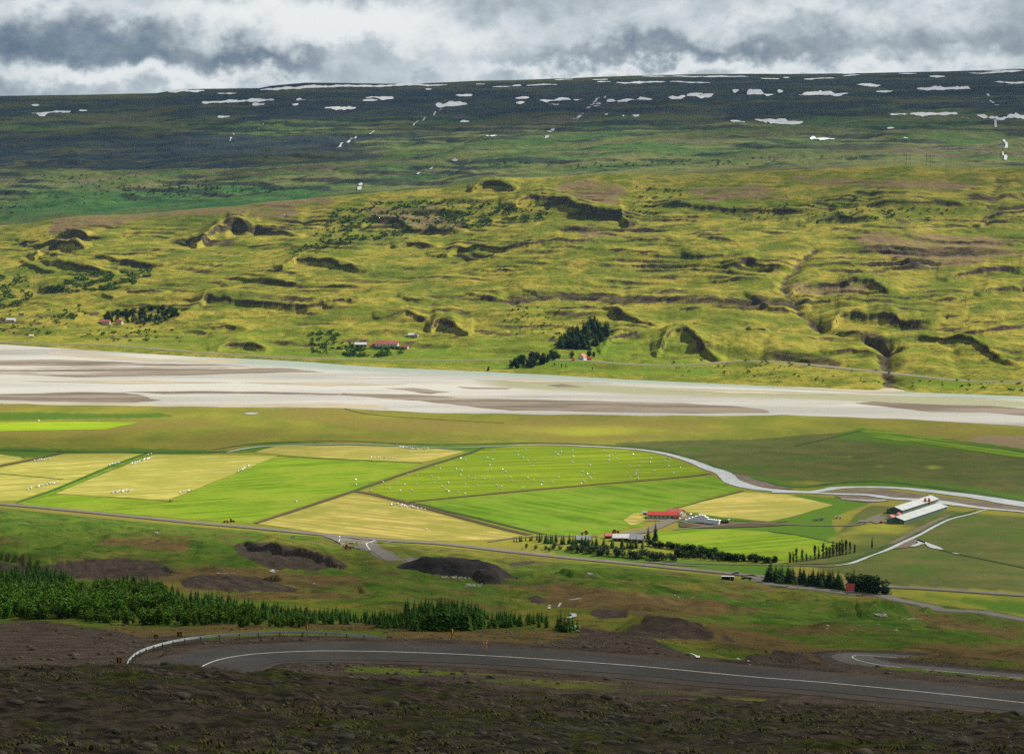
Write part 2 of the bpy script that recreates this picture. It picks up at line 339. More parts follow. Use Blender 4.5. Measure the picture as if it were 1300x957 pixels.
Zh[:, -1] = Zm[:, 0]

RR = np.concatenate([Rg, Rv[:, 1:], Rh[:, 1:], Rm[:, 1:]], axis=1)
ZZ = np.concatenate([Zg, Zv[:, 1:], Zh[:, 1:], Zm[:, 1:]], axis=1)
def H(X, Y):
    X = np.atleast_1d(np.asarray(X, float)); Y = np.atleast_1d(np.asarray(Y, float))
    ua, r = to_pol(X.ravel(), Y.ravel())
    i = np.clip(np.searchsorted(UAc, ua) - 1, 0, NC - 2); t = np.clip((ua - UAc[i]) / (UAc[i+1] - UAc[i]), 0, 1)
    out = np.zeros(len(r))
    for k in np.unique(i):
        m = i == k
        out[m] = np.interp(r[m], RR[k], ZZ[k]) * (1 - t[m]) + np.interp(r[m], RR[k+1], ZZ[k+1]) * t[m]
    return out.reshape(X.shape)
def hit(u, v, rmin=0.0):
    """the point of the ground seen at a photo pixel"""
    a, s = ray(u, v); i = int(np.clip(np.searchsorted(UAc, a) - 1, 0, NC - 2)); t = (a - UAc[i]) / (UAc[i+1] - UAc[i])
    r = RR[i] * (1 - t) + RR[i+1] * t; z = ZZ[i] * (1 - t) + ZZ[i+1] * t
    g = z - (CAMZ + r * s); g = np.where(r < rmin, -1, g)
    if not (g >= 0).any(): j = len(r) - 2; f = 0
    else:
        j = max(int(np.argmax(g >= 0)), 1) - 1; f = np.clip(-g[j] / (g[j+1] - g[j] + 1e-9), 0, 1)
    rr = r[j] + f * (r[j+1] - r[j]); x, y = pol(a, rr)
    return float(x), float(y), float(z[j] + f * (z[j+1] - z[j]))
def inpoly(px, py, poly):
    poly = np.asarray(poly, float); c = np.zeros(px.shape, bool); j = len(poly) - 1
    for i in range(len(poly)):
        xi, yi = poly[i]; xj, yj = poly[j]
        if yi != yj:
            c ^= ((yi > py) != (yj > py)) & (px < (xj - xi) * (py - yi) / (yj - yi) + xi)
        j = i
    return c
# ------------------------------------------------------------------ materials
def new_mat(name):
    m = bpy.data.materials.new(name); m.use_nodes = True; nt = m.node_tree; nt.nodes.clear()
    out = nt.nodes.new('ShaderNodeOutputMaterial'); b = nt.nodes.new('ShaderNodeBsdfPrincipled')
    nt.links.new(b.outputs[0], out.inputs[0]); b.inputs['Roughness'].default_value = 0.9
    b.inputs['Specular IOR Level'].default_value = 0.02
    return m, nt, b
class G:
    """small node-graph helper"""
    def __init__(s, nt): s.nt = nt
    def n(s, t, **k):
        o = s.nt.nodes.new(t)
        for a, b in k.items(): setattr(o, a, b)
        return o
    def put(s, sock, v):
        if isinstance(v, bpy.types.NodeSocket): s.nt.links.new(v, sock)
        else: sock.default_value = v
    def math(s, op, a, b=0.0, c=0.0, clamp=False):
        o = s.n('ShaderNodeMath', operation=op); o.use_clamp = clamp
        s.put(o.inputs[0], a); s.put(o.inputs[1], b)
        if len(o.inputs) > 2: s.put(o.inputs[2], c)
        return o.outputs[0]
    def pos(s, scale=(1, 1, 1), off=(0, 0, 0)):
        tc = s.n('ShaderNodeTexCoord'); m = s.n('ShaderNodeMapping'); s.nt.links.new(tc.outputs['Object'], m.inputs[0])
        m.inputs['Scale'].default_value = scale; m.inputs['Location'].default_value = off
        return m.outputs[0]
    def noise(s, lam, detail=4, rough=0.55, stretch=(1, 1, 1), off=(0, 0, 0), vec=None, dist=0.0):
        o = s.n('ShaderNodeTexNoise'); s.nt.links.new(vec if vec is not None else s.pos(stretch, off), o.inputs['Vector'])
        o.inputs['Scale'].default_value = 1.0 / lam; o.inputs['Detail'].default_value = detail
        o.inputs['Roughness'].default_value = rough; o.inputs['Distortion'].default_value = dist
        return o.outputs['Fac']
    def ramp(s, f, lo, hi):
        o = s.n('ShaderNodeMapRange'); o.interpolation_type = 'SMOOTHSTEP'
        s.put(o.inputs['Value'], f); o.inputs['From Min'].default_value = lo; o.inputs['From Max'].default_value = hi
        return o.outputs['Result']
    def mix(s, f, a, b):
        o = s.n('ShaderNodeMix', data_type='RGBA'); s.put(o.inputs['Factor'], f)
        for sock, v in ((o.inputs['A'], a), (o.inputs['B'], b)):
            if not isinstance(v, bpy.types.NodeSocket): v = tuple(v) + (1,)
            s.put(sock, v)
        return o.outputs['Result']
    def attr(s, name='mask'):
        o = s.n('ShaderNodeAttribute', attribute_name=name); q = s.n('ShaderNodeSeparateColor'); s.nt.links.new(o.outputs['Color'], q.inputs[0])
        return q.outputs[0], q.outputs[1], q.outputs[2], o.outputs['Alpha']
    def bump(s, h, b, strength=0.5, dist=1.0):
        o = s.n('ShaderNodeBump'); s.put(o.inputs['Height'], h); o.inputs['Strength'].default_value = strength; o.inputs['Distance'].default_value = dist
        s.nt.links.new(o.outputs[0], b.inputs['Normal'])
def simple(name, c1, c2=None, lam=3.0, rough=0.85, metal=0.0, spec=0.06, rnd=0.0, bump=None, stretch=(1, 1, 1), lam2=None):
    m, nt, b = new_mat(name); g = G(nt)
    c2 = c2 or tuple(x * 0.8 for x in c1)
    f = g.ramp(g.noise(lam, 5, 0.6, stretch), 0.3, 0.7)
    col = g.mix(f, c1, c2)
    if lam2: col = g.mix(g.math('MULTIPLY', g.ramp(g.noise(lam2, 3, 0.5, stretch, (37, 11, 5)), 0.35, 0.7), 0.5), col, tuple(0.6 * (a + b_) / 2 for a, b_ in zip(c1, c2)))
    if rnd:
        oi = g.n('ShaderNodeObjectInfo'); hs = g.n('ShaderNodeHueSaturation'); nt.links.new(col, hs.inputs['Color'])
        g.put(hs.inputs['Value'], g.math('MULTIPLY_ADD', oi.outputs['Random'], rnd, 1 - rnd / 2)); col = hs.outputs[0]
        g.put(hs.inputs['Hue'], g.math('MULTIPLY_ADD', oi.outputs['Random'], rnd * 0.05, 0.5 - rnd * .025))
    nt.links.new(col, b.inputs['Base Color'])
    b.inputs['Roughness'].default_value = rough; b.inputs['Metallic'].default_value = metal; b.inputs['Specular IOR Level'].default_value = spec
    if bump: g.bump(g.noise(bump[0], 4, 0.6), b, bump[1], bump[2])
    return m

def mat_ground():
    m, nt, b = new_mat('hillside_ground'); g = G(nt)
    gravel, lush, ochre, rub = g.attr()
    lushc = g.mix(g.ramp(g.noise(26, 5, 0.65), 0.35, 0.65), (0.042, 0.098, 0.008), (0.088, 0.138, 0.013))
    olive = g.mix(g.ramp(g.noise(15, 5, 0.65), 0.35, 0.65), (0.090, 0.115, 0.013), (0.185, 0.155, 0.026))
    heath = g.mix(g.ramp(g.noise(9, 5, 0.7), 0.3, 0.7), (0.155, 0.100, 0.032), (0.095, 0.070, 0.030))
    c = g.mix(g.ramp(g.noise(95, 8, 0.75), 0.44, 0.56), olive, lushc)
    c = g.mix(g.ramp(g.math('MULTIPLY_ADD', lush, 0.30, g.noise(40, 6, 0.7, off=(90, 3, 0))), 0.56, 0.72), c, lushc)
    c = g.mix(g.ramp(g.math('MULTIPLY_ADD', ochre, 0.22, g.noise(50, 8, 0.72, off=(9, 43, 0))), 0.50, 0.66), c, heath)
    c = g.mix(g.math('MULTIPLY', g.ramp(g.noise(14, 8, 0.8, off=(2, 2, 0)), 0.50, 0.60), 0.55), c, (0.022, 0.032, 0.008))
    c = g.mix(g.math('MULTIPLY', g.ramp(g.noise(30, 8, 0.8, off=(12, 2, 0)), 0.53, 0.62), 0.5), c, (0.17, 0.15, 0.04))
    gv = g.mix(g.ramp(g.noise(5, 6, 0.7), 0.35, 0.65), (0.080, 0.060, 0.044), (0.036, 0.028, 0.021))
    gv = g.mix(g.math('MULTIPLY', g.ramp(g.noise(0.8, 3, 0.7), 0.52, 0.75), 0.55), gv, (0.15, 0.125, 0.10))
    f = g.ramp(g.math('ADD', gravel, g.math('MULTIPLY', g.math('SUBTRACT', g.noise(18, 6, 0.7, off=(5, 5, 5)), 0.5), 1.1)), 0.38, 0.60)
    c = g.mix(f, c, gv)
    rb = g.mix(g.ramp(g.noise(1.1, 6, 0.7), 0.35, 0.65), (0.105, 0.082, 0.054), (0.020, 0.016, 0.011))
    rb = g.mix(g.ramp(g.noise(6, 5, 0.7, off=(3, 8, 0)), 0.50, 0.60), rb, g.mix(g.ramp(g.noise(.7, 5, .75), .42, .58), (0.085, 0.085, 0.020), (0.025, 0.032, 0.008)))
    c = g.mix(rub, c, rb)
    nt.links.new(c, b.inputs['Base Color'])
    g.bump(g.noise(1.4, 8, 0.8), b, 1.0, 0.9)
    return m
def mat_valley():
    m, nt, b = new_mat('valley_meadow'); g = G(nt)
    dark, lush, tan, bright = g.attr()
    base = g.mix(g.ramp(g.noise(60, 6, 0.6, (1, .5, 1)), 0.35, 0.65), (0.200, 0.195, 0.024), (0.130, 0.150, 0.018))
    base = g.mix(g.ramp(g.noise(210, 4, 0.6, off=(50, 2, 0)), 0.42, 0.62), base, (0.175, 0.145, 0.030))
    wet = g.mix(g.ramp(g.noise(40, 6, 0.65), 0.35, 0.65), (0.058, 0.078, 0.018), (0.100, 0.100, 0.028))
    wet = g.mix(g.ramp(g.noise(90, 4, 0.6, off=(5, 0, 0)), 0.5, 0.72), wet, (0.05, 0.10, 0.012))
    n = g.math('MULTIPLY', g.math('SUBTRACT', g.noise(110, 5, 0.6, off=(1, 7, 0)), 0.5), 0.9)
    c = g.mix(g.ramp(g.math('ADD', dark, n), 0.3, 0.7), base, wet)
    c = g.mix(g.ramp(g.math('ADD', lush, n), 0.3, 0.7), c, (0.060, 0.125, 0.010))
    c = g.mix(g.ramp(g.math('ADD', bright, n), 0.3, 0.7), c, (0.25, 0.25, 0.025))
    c = g.mix(g.ramp(g.math('ADD', tan, n), 0.3, 0.7), c, (0.20, 0.15, 0.085))
    c = g.mix(g.math('MULTIPLY', g.ramp(g.noise(7, 5, 0.7), 0.35, 0.7), 0.3), c, (0.05, 0.06, 0.015))
    nt.links.new(c, b.inputs['Base Color']); g.bump(g.noise(3, 5, 0.7), b, 0.6, 0.6)
    return m
def mat_hills():
    m, nt, b = new_mat('grassy_hills'); g = G(nt)
    rock, scrub, heath, lush = g.attr()
    c = g.mix(g.ramp(g.noise(70, 9, 0.78), 0.43, 0.57), (0.112, 0.145, 0.010), (0.285, 0.238, 0.034))
    c = g.mix(g.ramp(g.noise(240, 6, 0.65, off=(4, 80, 0)), 0.50, 0.66), c, (0.100, 0.135, 0.012))
    c = g.mix(g.math('MULTIPLY', g.ramp(g.noise(22, 7, 0.78), 0.50, 0.66), 0.75), c, (0.050, 0.055, 0.016))
    c = g.mix(g.math('MULTIPLY', g.ramp(g.noise(11, 6, 0.78, off=(9, 9, 0)), 0.52, 0.70), 0.5), c, (0.10, 0.065, 0.03))
    n = g.math('MULTIPLY', g.math('SUBTRACT', g.noise(70, 7, 0.72, off=(6, 1, 3)), 0.5), 1.5)
    n2 = g.math('MULTIPLY', g.math('SUBTRACT', g.noise(24, 6, 0.7, off=(2, 1, 3)), 0.5), 1.0)
    c = g.mix(g.ramp(g.math('ADD', lush, n), 0.35, 0.7), c, (0.105, 0.175, 0.012))
    c = g.mix(g.ramp(g.math('ADD', heath, n), 0.38, 0.72), c, g.mix(g.ramp(g.noise(30, 6, 0.7), 0.3, 0.7), (0.150, 0.105, 0.065), (0.215, 0.150, 0.060)))
    c = g.mix(g.ramp(g.math('ADD', scrub, n2), 0.40, 0.65), c, (0.028, 0.062, 0.010))
    rk = g.mix(g.ramp(g.noise(12, 6, 0.7, (1, 1, 2.5)), 0.35, 0.65), (0.095, 0.066, 0.045), (0.036, 0.026, 0.020))
    rk = g.mix(g.ramp(g.noise(20, 6, 0.75, off=(7, 7, 7)), 0.50, 0.60), rk, (0.085, 0.090, 0.016))
    c = g.mix(g.ramp(g.math('ADD', rock, n2), 0.42, 0.66), c, rk)
    nt.links.new(c, b.inputs['Base Color']); g.bump(g.noise(14, 7, 0.7), b, 0.85, 5.0)
    return m
def mat_mountain():
    m, nt, b = new_mat('mountain_slope'); g = G(nt)
    dark, green, purple, step_ = g.attr()
    st = (0.45, 1.0, 1.0)
    c = g.mix(g.ramp(g.noise(200, 10, 0.78, st), 0.44, 0.56), (0.062, 0.125, 0.024), (0.155, 0.160, 0.050))
    c = g.mix(g.ramp(g.noise(420, 8, 0.7, st, (4, 80, 0)), 0.52, 0.62), c, (0.135, 0.105, 0.075))
    c = g.mix(g.ramp(g.noise(120, 8, 0.75, st, (40, 8, 0)), 0.52, 0.60), c, (0.022, 0.040, 0.018))
    n = g.math('MULTIPLY', g.math('SUBTRACT', g.noise(330, 7, 0.68, st, (6, 1, 3)), 0.5), 1.4)
    c = g.mix(g.ramp(g.math('ADD', green, n), 0.35, 0.70), c, g.mix(g.ramp(g.noise(90, 6, 0.7, st), 0.4, 0.6), (0.028, 0.095, 0.022), (0.070, 0.135, 0.032)))
    c = g.mix(g.ramp(g.math('ADD', dark, n), 0.35, 0.65), c, g.mix(g.ramp(g.noise(140, 7, 0.7, st), 0.35, 0.65), (0.012, 0.026, 0.040), (0.040, 0.050, 0.036)))  # dark tundra tone with blue cloud shade put into the colour
    c = g.mix(g.math('MULTIPLY', g.ramp(g.noise(420, 9, 0.75, st, (77, 8, 0)), 0.50, 0.60), 0.85), c, (0.095, 0.100, 0.024))
    c = g.mix(g.math('MULTIPLY', g.ramp(g.math('ADD', step_, g.math('MULTIPLY', n, 0.5)), 0.4, 0.8), 0.7), c, (0.030, 0.035, 0.034))
    nt.links.new(c, b.inputs['Base Color']); g.bump(g.noise(40, 7, 0.7), b, 0.8, 14.0)
    return m
def mat_field(name, c1, c2, c3, ang=0.0, lam=9.0):
    m, nt, b = new_mat(name); g = G(nt)
    tc = g.n('ShaderNodeTexCoord'); mp = g.n('ShaderNodeMapping'); nt.links.new(tc.outputs['Object'], mp.inputs[0])
    mp.inputs['Rotation'].default_value = (0, 0, ang); mp2 = g.n('ShaderNodeMapping'); nt.links.new(mp.outputs[0], mp2.inputs[0]); mp2.inputs['Scale'].default_value = (1, 0.07, 1)
    f = g.noise(lam, 3, 0.6, vec=mp2.outputs[0])
    c = g.mix(g.ramp(f, 0.42, 0.58), tuple(1.12 * x for x in c1), tuple(0.80 * x for x in c2))
    c = g.mix(g.ramp(g.noise(70, 7, 0.7), 0.42, 0.62), c, c3)
    c = g.mix(g.math('MULTIPLY', g.ramp(g.noise(9, 6, 0.7), 0.4, 0.7), 0.45), c, tuple(0.7 * x for x in c1))
    nt.links.new(c, b.inputs['Base Color']); g.bump(g.noise(1.2, 4, 0.7), b, 0.5, 0.25)
    return m
def mat_river():
    m, nt, b = new_mat('glacial_water'); g = G(nt)
    teal, olive, sh, _ = g.attr()
    c = g.mix(g.ramp(g.noise(160, 5, 0.6, (0.25, 1, 1)), 0.4, 0.65), (0.47, 0.45, 0.40), (0.33, 0.32, 0.28))
    c = g.mix(g.ramp(g.noise(210, 8, 0.7, (0.10, 1, 1), (7, 1, 0)), 0.55, 0.66), c, (0.23, 0.20, 0.165))
    n = g.math('MULTIPLY', g.math('SUBTRACT', g.noise(260, 5, 0.6, (0.2, 1, 1), (5, 5, 0)), 0.5), 0.8)
    c = g.mix(g.ramp(g.math('ADD', olive, n), 0.35, 0.8), c, (0.27, 0.27, 0.14))
    c = g.mix(g.ramp(g.math('ADD', teal, n), 0.35, 0.9), c, (0.26, 0.32, 0.26))
    nt.links.new(c, b.inputs['Base Color'])
    b.inputs['Roughness'].default_value = 0.35; b.inputs['Specular IOR Level'].default_value = 0.4
    g.bump(g.noise(6, 4, 0.6, (0.4, 1, 1)), b, 0.35, 0.25)
    return m
def mat_sand():
    m, nt, b = new_mat('river_sand'); g = G(nt)
    c = g.mix(g.ramp(g.noise(60, 8, 0.72, (0.2, 1, 1)), 0.42, 0.58), (0.215, 0.180, 0.140), (0.125, 0.102, 0.080))
    w = g.ramp(g.noise(130, 8, 0.72, (0.14, 1, 1), (31, 4, 0)), 0.56, 0.61)
    nt.links.new(g.mix(w, c, (0.43, 0.41, 0.36)), b.inputs['Base Color']); nt.links.new(g.math('MULTIPLY_ADD', w, -0.5, 0.9), b.inputs['Roughness'])
    return m
def mat_leaf(name, c1, c2, lam=2.0, rnd=0.5):
    m, nt, b = new_mat(name); g = G(nt)
    c = g.mix(g.ramp(g.noise(lam, 3, 0.6), 0.35, 0.65), c1, c2)
    oi = g.n('ShaderNodeObjectInfo'); hs = g.n('ShaderNodeHueSaturation'); nt.links.new(c, hs.inputs['Color'])
    g.put(hs.inputs['Value'], g.math('MULTIPLY_ADD', oi.outputs['Random'], rnd, 1 - rnd / 2))
    g.put(hs.inputs['Hue'], g.math('MULTIPLY_ADD', oi.outputs['Random'], 0.03, 0.485))
    nt.links.new(hs.outputs[0], b.inputs['Base Color']); b.inputs['Roughness'].default_value = 0.75
    return m
MT = dict(
    ground=mat_ground(), valley=mat_valley(), hills=mat_hills(), mountain=mat_mountain(), river=mat_river(),
    hay=mat_field('cut_hay', (0.34, 0.31, 0.072), (0.28, 0.27, 0.058), (0.235, 0.235, 0.04), R(62)),
    hay2=mat_field('cut_hay_golden', (0.35, 0.295, 0.078), (0.285, 0.255, 0.062), (0.22, 0.22, 0.04), R(70), 12),
    hay3=mat_field('cut_hay_pale', (0.33, 0.27, 0.070), (0.275, 0.24, 0.060), (0.18, 0.185, 0.03), R(-50), 10),
    green=mat_field('mown_grass', (0.135, 0.215, 0.010), (0.105, 0.185, 0.008), (0.175, 0.225, 0.018), R(58)),
    green2=mat_field('bale_meadow', (0.165, 0.215, 0.008), (0.130, 0.190, 0.008), (0.115, 0.18, 0.008), R(75), 14),
    green3=mat_field('deep_meadow', (0.100, 0.185, 0.008), (0.080, 0.160, 0.007), (0.14, 0.20, 0.02), R(-35), 13),
    lime=mat_field('lime_meadow', (0.22, 0.33, 0.010), (0.19, 0.30, 0.010), (0.24, 0.32, 0.012), R(80)),
    ditch=simple('ditch_grass', (0.022, 0.055, 0.008), (0.045, 0.075, 0.012), 6),
    soil=simple('ditch_soil', (0.050, 0.036, 0.022), (0.075, 0.055, 0.030), 5),
    bank=simple('bank_grass', (0.018, 0.045, 0.008), (0.05, 0.09, 0.012), 14),
    sand=mat_sand(),
    sandl=simple('pale_sand', (0.38, 0.33, 0.24), (0.27, 0.24, 0.17), 30, stretch=(0.4, 1, 1)),
    bar=simple('creek_gravel', (0.165, 0.125, 0.095), (0.10, 0.08, 0.062), 9, lam2=22),
    creek=simple('creek_water', (0.44, 0.46, 0.46), (0.30, 0.33, 0.34), 10, rough=0.3, spec=0.5, bump=(2.5, 0.4, 0.2)),
    foam=simple('white_water', (0.60, 0.62, 0.66), (0.40, 0.42, 0.44), 2.5, rough=0.5),
    snow=simple('snow', (0.93, 0.94, 0.96), (0.82, 0.85, 0.90), 60, rough=0.6),
    asphalt=simple('asphalt', (0.046, 0.043, 0.040), (0.029, 0.028, 0.026), 9, rough=0.85, lam2=30),
    farasphalt=simple('worn_asphalt', (0.155, 0.140, 0.125), (0.125, 0.113, 0.102), 12, rough=0.85),
    midasphalt=simple('grey_asphalt', (0.100, 0.092, 0.084), (0.072, 0.067, 0.062), 9),
    patch=simple('tar_patch', (0.030, 0.031, 0.034), (0.042, 0.042, 0.045), 2, rough=0.5),
    dust=simple('dusty_patch', (0.105, 0.105, 0.115), (0.07, 0.07, 0.076), 2, rough=0.8),
    shoulder=simple('road_gravel', (0.048, 0.039, 0.031), (0.030, 0.025, 0.021), 3),
    farroad=simple('far_road_gravel', (0.21, 0.175, 0.135), (0.16, 0.135, 0.105), 20),
    track=simple('gravel_track', (0.14, 0.12, 0.095), (0.10, 0.095, 0.07), 5),
    paint=simple('road_paint', (0.62, 0.60, 0.54), (0.42, 0.40, 0.36), 0.8, rough=0.6),
    steel=simple('galvanised_steel', (0.50, 0.56, 0.56), (0.36, 0.42, 0.42), 2.2, rough=0.45, metal=0.25, spec=0.5),
    post=simple('rusty_post', (0.10, 0.09, 0.08), (0.15, 0.12, 0.09), 0.3, rough=0.7),
    black=simple('black_panel', (0.012, 0.012, 0.012), (0.02, 0.02, 0.02), 1, rough=0.5),
    yellow=simple('yellow_paint', (0.72, 0.36, 0.01), (0.60, 0.30, 0.01), 0.5, rough=0.5),
    orange=simple('orange_paint', (0.62, 0.13, 0.02), (0.5, 0.1, 0.02), 1, rough=0.5),
    white=simple('white_paint', (0.74, 0.74, 0.72), (0.62, 0.62, 0.60), 3, rough=0.5),
    film=simple('white_bale_film', (0.80, 0.81, 0.82), (0.70, 0.71, 0.73), 0.6, rough=0.35, spec=0.5),
    redroof=simple('red_sheet_roof', (0.50, 0.070, 0.055), (0.42, 0.065, 0.055), 6, rough=0.5, stretch=(4, 4, 1)),
    pinkroof=simple('faded_red_roof', (0.52, 0.16, 0.14), (0.46, 0.13, 0.11), 6, rough=0.55),
    cream=simple('cream_render', (0.52, 0.47, 0.36), (0.44, 0.40, 0.31), 4),
    grayroof=simple('grey_sheet_roof', (0.36, 0.39, 0.385), (0.30, 0.325, 0.32), 12, rough=0.45, spec=0.5, stretch=(3, 3, 1)),
    greenwall=simple('grey_green_cladding', (0.075, 0.115, 0.085), (0.095, 0.135, 0.10), 5),
    redwall=simple('dark_red_boards', (0.085, 0.018, 0.018), (0.06, 0.015, 0.015), 2),
    brownwall=simple('brown_boards', (0.09, 0.05, 0.03), (0.07, 0.04, 0.025), 2),
    glass=simple('window_glass', (0.03, 0.04, 0.05), (0.05, 0.06, 0.07), 1, rough=0.15, spec=0.6),
    rubber=simple('tyre_rubber', (0.02, 0.02, 0.02), (0.03, 0.03, 0.03), 1),
    carpaint=simple('silver_blue_paint', (0.30, 0.36, 0.42), (0.27, 0.33, 0.39), 2, rough=0.3, spec=0.6),
    bark=simple('bark', (0.075, 0.055, 0.04), (0.05, 0.035, 0.025), 0.5),
    spruce=mat_leaf('spruce_needles', (0.030, 0.078, 0.012), (0.058, 0.120, 0.018)),
    young=mat_leaf('larch_needles', (0.062, 0.140, 0.014), (0.105, 0.200, 0.022)),
    darkleaf=mat_leaf('dark_needles', (0.016, 0.040, 0.009), (0.032, 0.066, 0.014)),
    willow=mat_leaf('willow_leaves', (0.050, 0.082, 0.032), (0.085, 0.120, 0.052)),
    birch=mat_leaf('birch_leaves', (0.045, 0.100, 0.014), (0.075, 0.140, 0.02)),
    scrubleaf=mat_leaf('scrub_leaves', (0.055, 0.115, 0.016), (0.085, 0.155, 0.022)),
    pale=mat_leaf('pale_willow_leaves', (0.10, 0.14, 0.055), (0.14, 0.17, 0.07)),
    stone=simple('lichen_stone', (0.080, 0.066, 0.048), (0.035, 0.029, 0.022), 0.5, rnd=0.0, lam2=1.5),
    palestone=simple('pale_stone', (0.42, 0.40, 0.36), (0.28, 0.26, 0.23), 0.8),
    pole=simple('weathered_pole', (0.10, 0.10, 0.095), (0.07, 0.07, 0.07), 1),
)

# ------------------------------------------------------------------ object helpers
def tag(o, label=None, cat=None, group=None, kind=None):
    if label: o['label'] = label
    if cat: o['category'] = cat
    if group: o['group'] = group
    if kind: o['kind'] = kind
    return o
def link(o, parent=None):
    COL.objects.link(o)
    if parent is not None: o.parent = parent
    return o
def empty(name, loc=(0, 0, 0), rz=0.0):
    o = bpy.data.objects.new(name, None); o.location = loc; o.rotation_euler = (0, 0, rz); o.empty_display_size = 0.5
    return link(o)
class MB:
    def __init__(s): s.v = []; s.f = []
    def add(s, vs, fs):
        n = len(s.v); s.v += [tuple(map(float, p)) for p in vs]; s.f += [tuple(n + i for i in f) for f in fs]; return s
    def box(s, x0, x1, y0, y1, z0, z1):
        return s.add([(x0,y0,z0),(x1,y0,z0),(x1,y1,z0),(x0,y1,z0),(x0,y0,z1),(x1,y0,z1),(x1,y1,z1),(x0,y1,z1)],
                     [(3,2,1,0),(4,5,6,7),(0,1,5,4),(1,2,6,5),(2,3,7,6),(3,0,4,7)])
    def prism(s, pts, y0, y1, axis='y'):
        n = len(pts)
        if axis == 'y': a = [(p[0], y0, p[1]) for p in pts]; b = [(p[0], y1, p[1]) for p in pts]
        elif axis == 'x': a = [(y0, p[0], p[1]) for p in pts]; b = [(y1, p[0], p[1]) for p in pts]
        else: a = [(p[0], p[1], y0) for p in pts]; b = [(p[0], p[1], y1) for p in pts]
        return s.add(a + b, [tuple(range(n)), tuple(range(2*n-1, n-1, -1))] + [(i, n+i, n+(i+1) % n, (i+1) % n) for i in range(n)])
    def tube(s, p0, p1, r0, r1=None, n=8):
        r1 = r0 if r1 is None else r1
        a = Vector(p0); b = Vector(p1); d = (b - a).normalized(); u = d.orthogonal().normalized(); w = d.cross(u)
        vs = []
        for c, r in ((a, r0), (b, r1)):
            for k in range(n):
                t = 2 * math.pi * k / n; vs.append(c + (u * math.cos(t) + w * math.sin(t)) * r)
        return s.add(vs, [(k, (k+1) % n, n+(k+1) % n, n+k) for k in range(n)] + [tuple(range(n-1, -1, -1)), tuple(range(n, 2*n))])
    def mesh(s, name, mat, smooth=False):
        me = bpy.data.meshes.new(name); me.from_pydata(s.v, [], s.f); me.materials.append(mat); me.update()
        if smooth: me.polygons.foreach_set('use_smooth', [True] * len(me.polygons))
        return me
    def build(s, name, mat, parent=None, smooth=False):
        return link(bpy.data.objects.new(name, s.mesh(name, mat, smooth)), parent)
def grid_mesh(name, X, Y, Z, mat, masks=None, smooth=True):
    n, m = X.shape; me = bpy.data.meshes.new(name)
    co = np.stack([X, Y, Z], -1).reshape(-1, 3).astype(np.float32)
    idx = np.arange(n * m).reshape(n, m)
    q = np.stack([idx[:-1, :-1], idx[1:, :-1], idx[1:, 1:], idx[:-1, 1:]], -1).reshape(-1, 4)
    me.vertices.add(n * m); me.vertices.foreach_set('co', co.ravel())
    me.loops.add(q.size); me.loops.foreach_set('vertex_index', q.ravel().astype(np.int32))
    me.polygons.add(len(q)); me.polygons.foreach_set('loop_start', (np.arange(len(q)) * 4).astype(np.int32))
    me.polygons.foreach_set('loop_total', np.full(len(q), 4, np.int32))
    me.polygons.foreach_set('use_smooth', np.full(len(q), smooth))
    me.update(calc_edges=True)
    if masks is not None:
        a = me.color_attributes.new('mask', 'FLOAT_COLOR', 'POINT')
        a.data.foreach_set('color', np.stack([np.clip(k, 0, 1) * np.ones((n, m)) for k in masks], -1).reshape(-1).astype(np.float32))
    me.materials.append(mat)
    return link(bpy.data.objects.new(name, me))
def setting(o, kind='structure'): o['kind'] = kind; return o

def polymask(U, V, RRr, polys, r0=0, r1=1e9, soft=None):
    out = np.zeros(U.shape)
    for p in polys:
        out[inpoly(U, V, p) & (RRr > r0) & (RRr < r1)] = 1
    return out
def blur(a, n=2):
    for _ in range(n):
        a = a.copy(); a[1:-1] = (a[:-2] + 2 * a[1:-1] + a[2:]) / 4; a[:, 1:-1] = (a[:, :-2] + 2 * a[:, 1:-1] + a[:, 2:]) / 4
    return a

# ------------------------------------------------------------------ ground meshes and their cover
U, V = proj(Xg, Yg, Zg)
Uj = U + 5 * fbm(Xg, Yg, 60, 3, 201); Vj = V + 2.0 * fbm(Xg, Yg, 45, 3, 202)
gr = polymask(Uj, Vj, Rg, [
  [(-100,712),(0,716),(50,718),(110,711),(150,708),(195,712),(232,727),(215,731),(150,735),(60,733),(-100,730)],
  [(296,692),(320,688),(345,690),(385,696),(420,706),(446,720),(400,722),(345,722),(305,705)],
  [(228,737),(262,730),(330,733),(396,752),(330,750),(236,748)],
 [(640,716),(680,712),(680,716),(650,719)],
  [(785,806),(806,790),(830,782),(862,784),(888,793),(915,806),(900,812),(850,810),(800,812)],
  [(745,778),(760,772),(800,776),(796,783),(760,786)], [(668,760),(680,756),(696,762),(684,768)],
  [(770,830)], ], 480)
gr2 = polymask(Uj, Vj, Rg, [
  [(-200,783),(0,789),(60,789),(110,796),(160,802),(220,806),(260,803),(262,850),(-200,860)],
  [(545,800),(600,797),(640,797),(700,798),(740,796),(790,802),(830,812),(880,834),(893,843),(850,850),(700,845),(560,835),(500,822)],
  [(975,846),(1010,838),(1060,838),(1130,850),(1300,864),(1500,880),(1500,940),(1040,940),(950,860)],
  [(940,835),(985,825),(1030,830),(1005,845),(960,850)],
  [(900,805),(975,800),(1030,815),(1000,820),(930,815)],
  ], 290, 700)
och2 = polymask(Uj, Vj, Rg, [[(340,792),(480,800),(540,812),(680,818),(760,802),(560,796),(420,788)],[(480,806),(580,812),(560,822),(500,818)],[(120,796),(330,793),(330,804),(180,808)]], 400, 620)
och2 = och2 * sstep(16, 19, dU)
stepd = np.abs(dU)
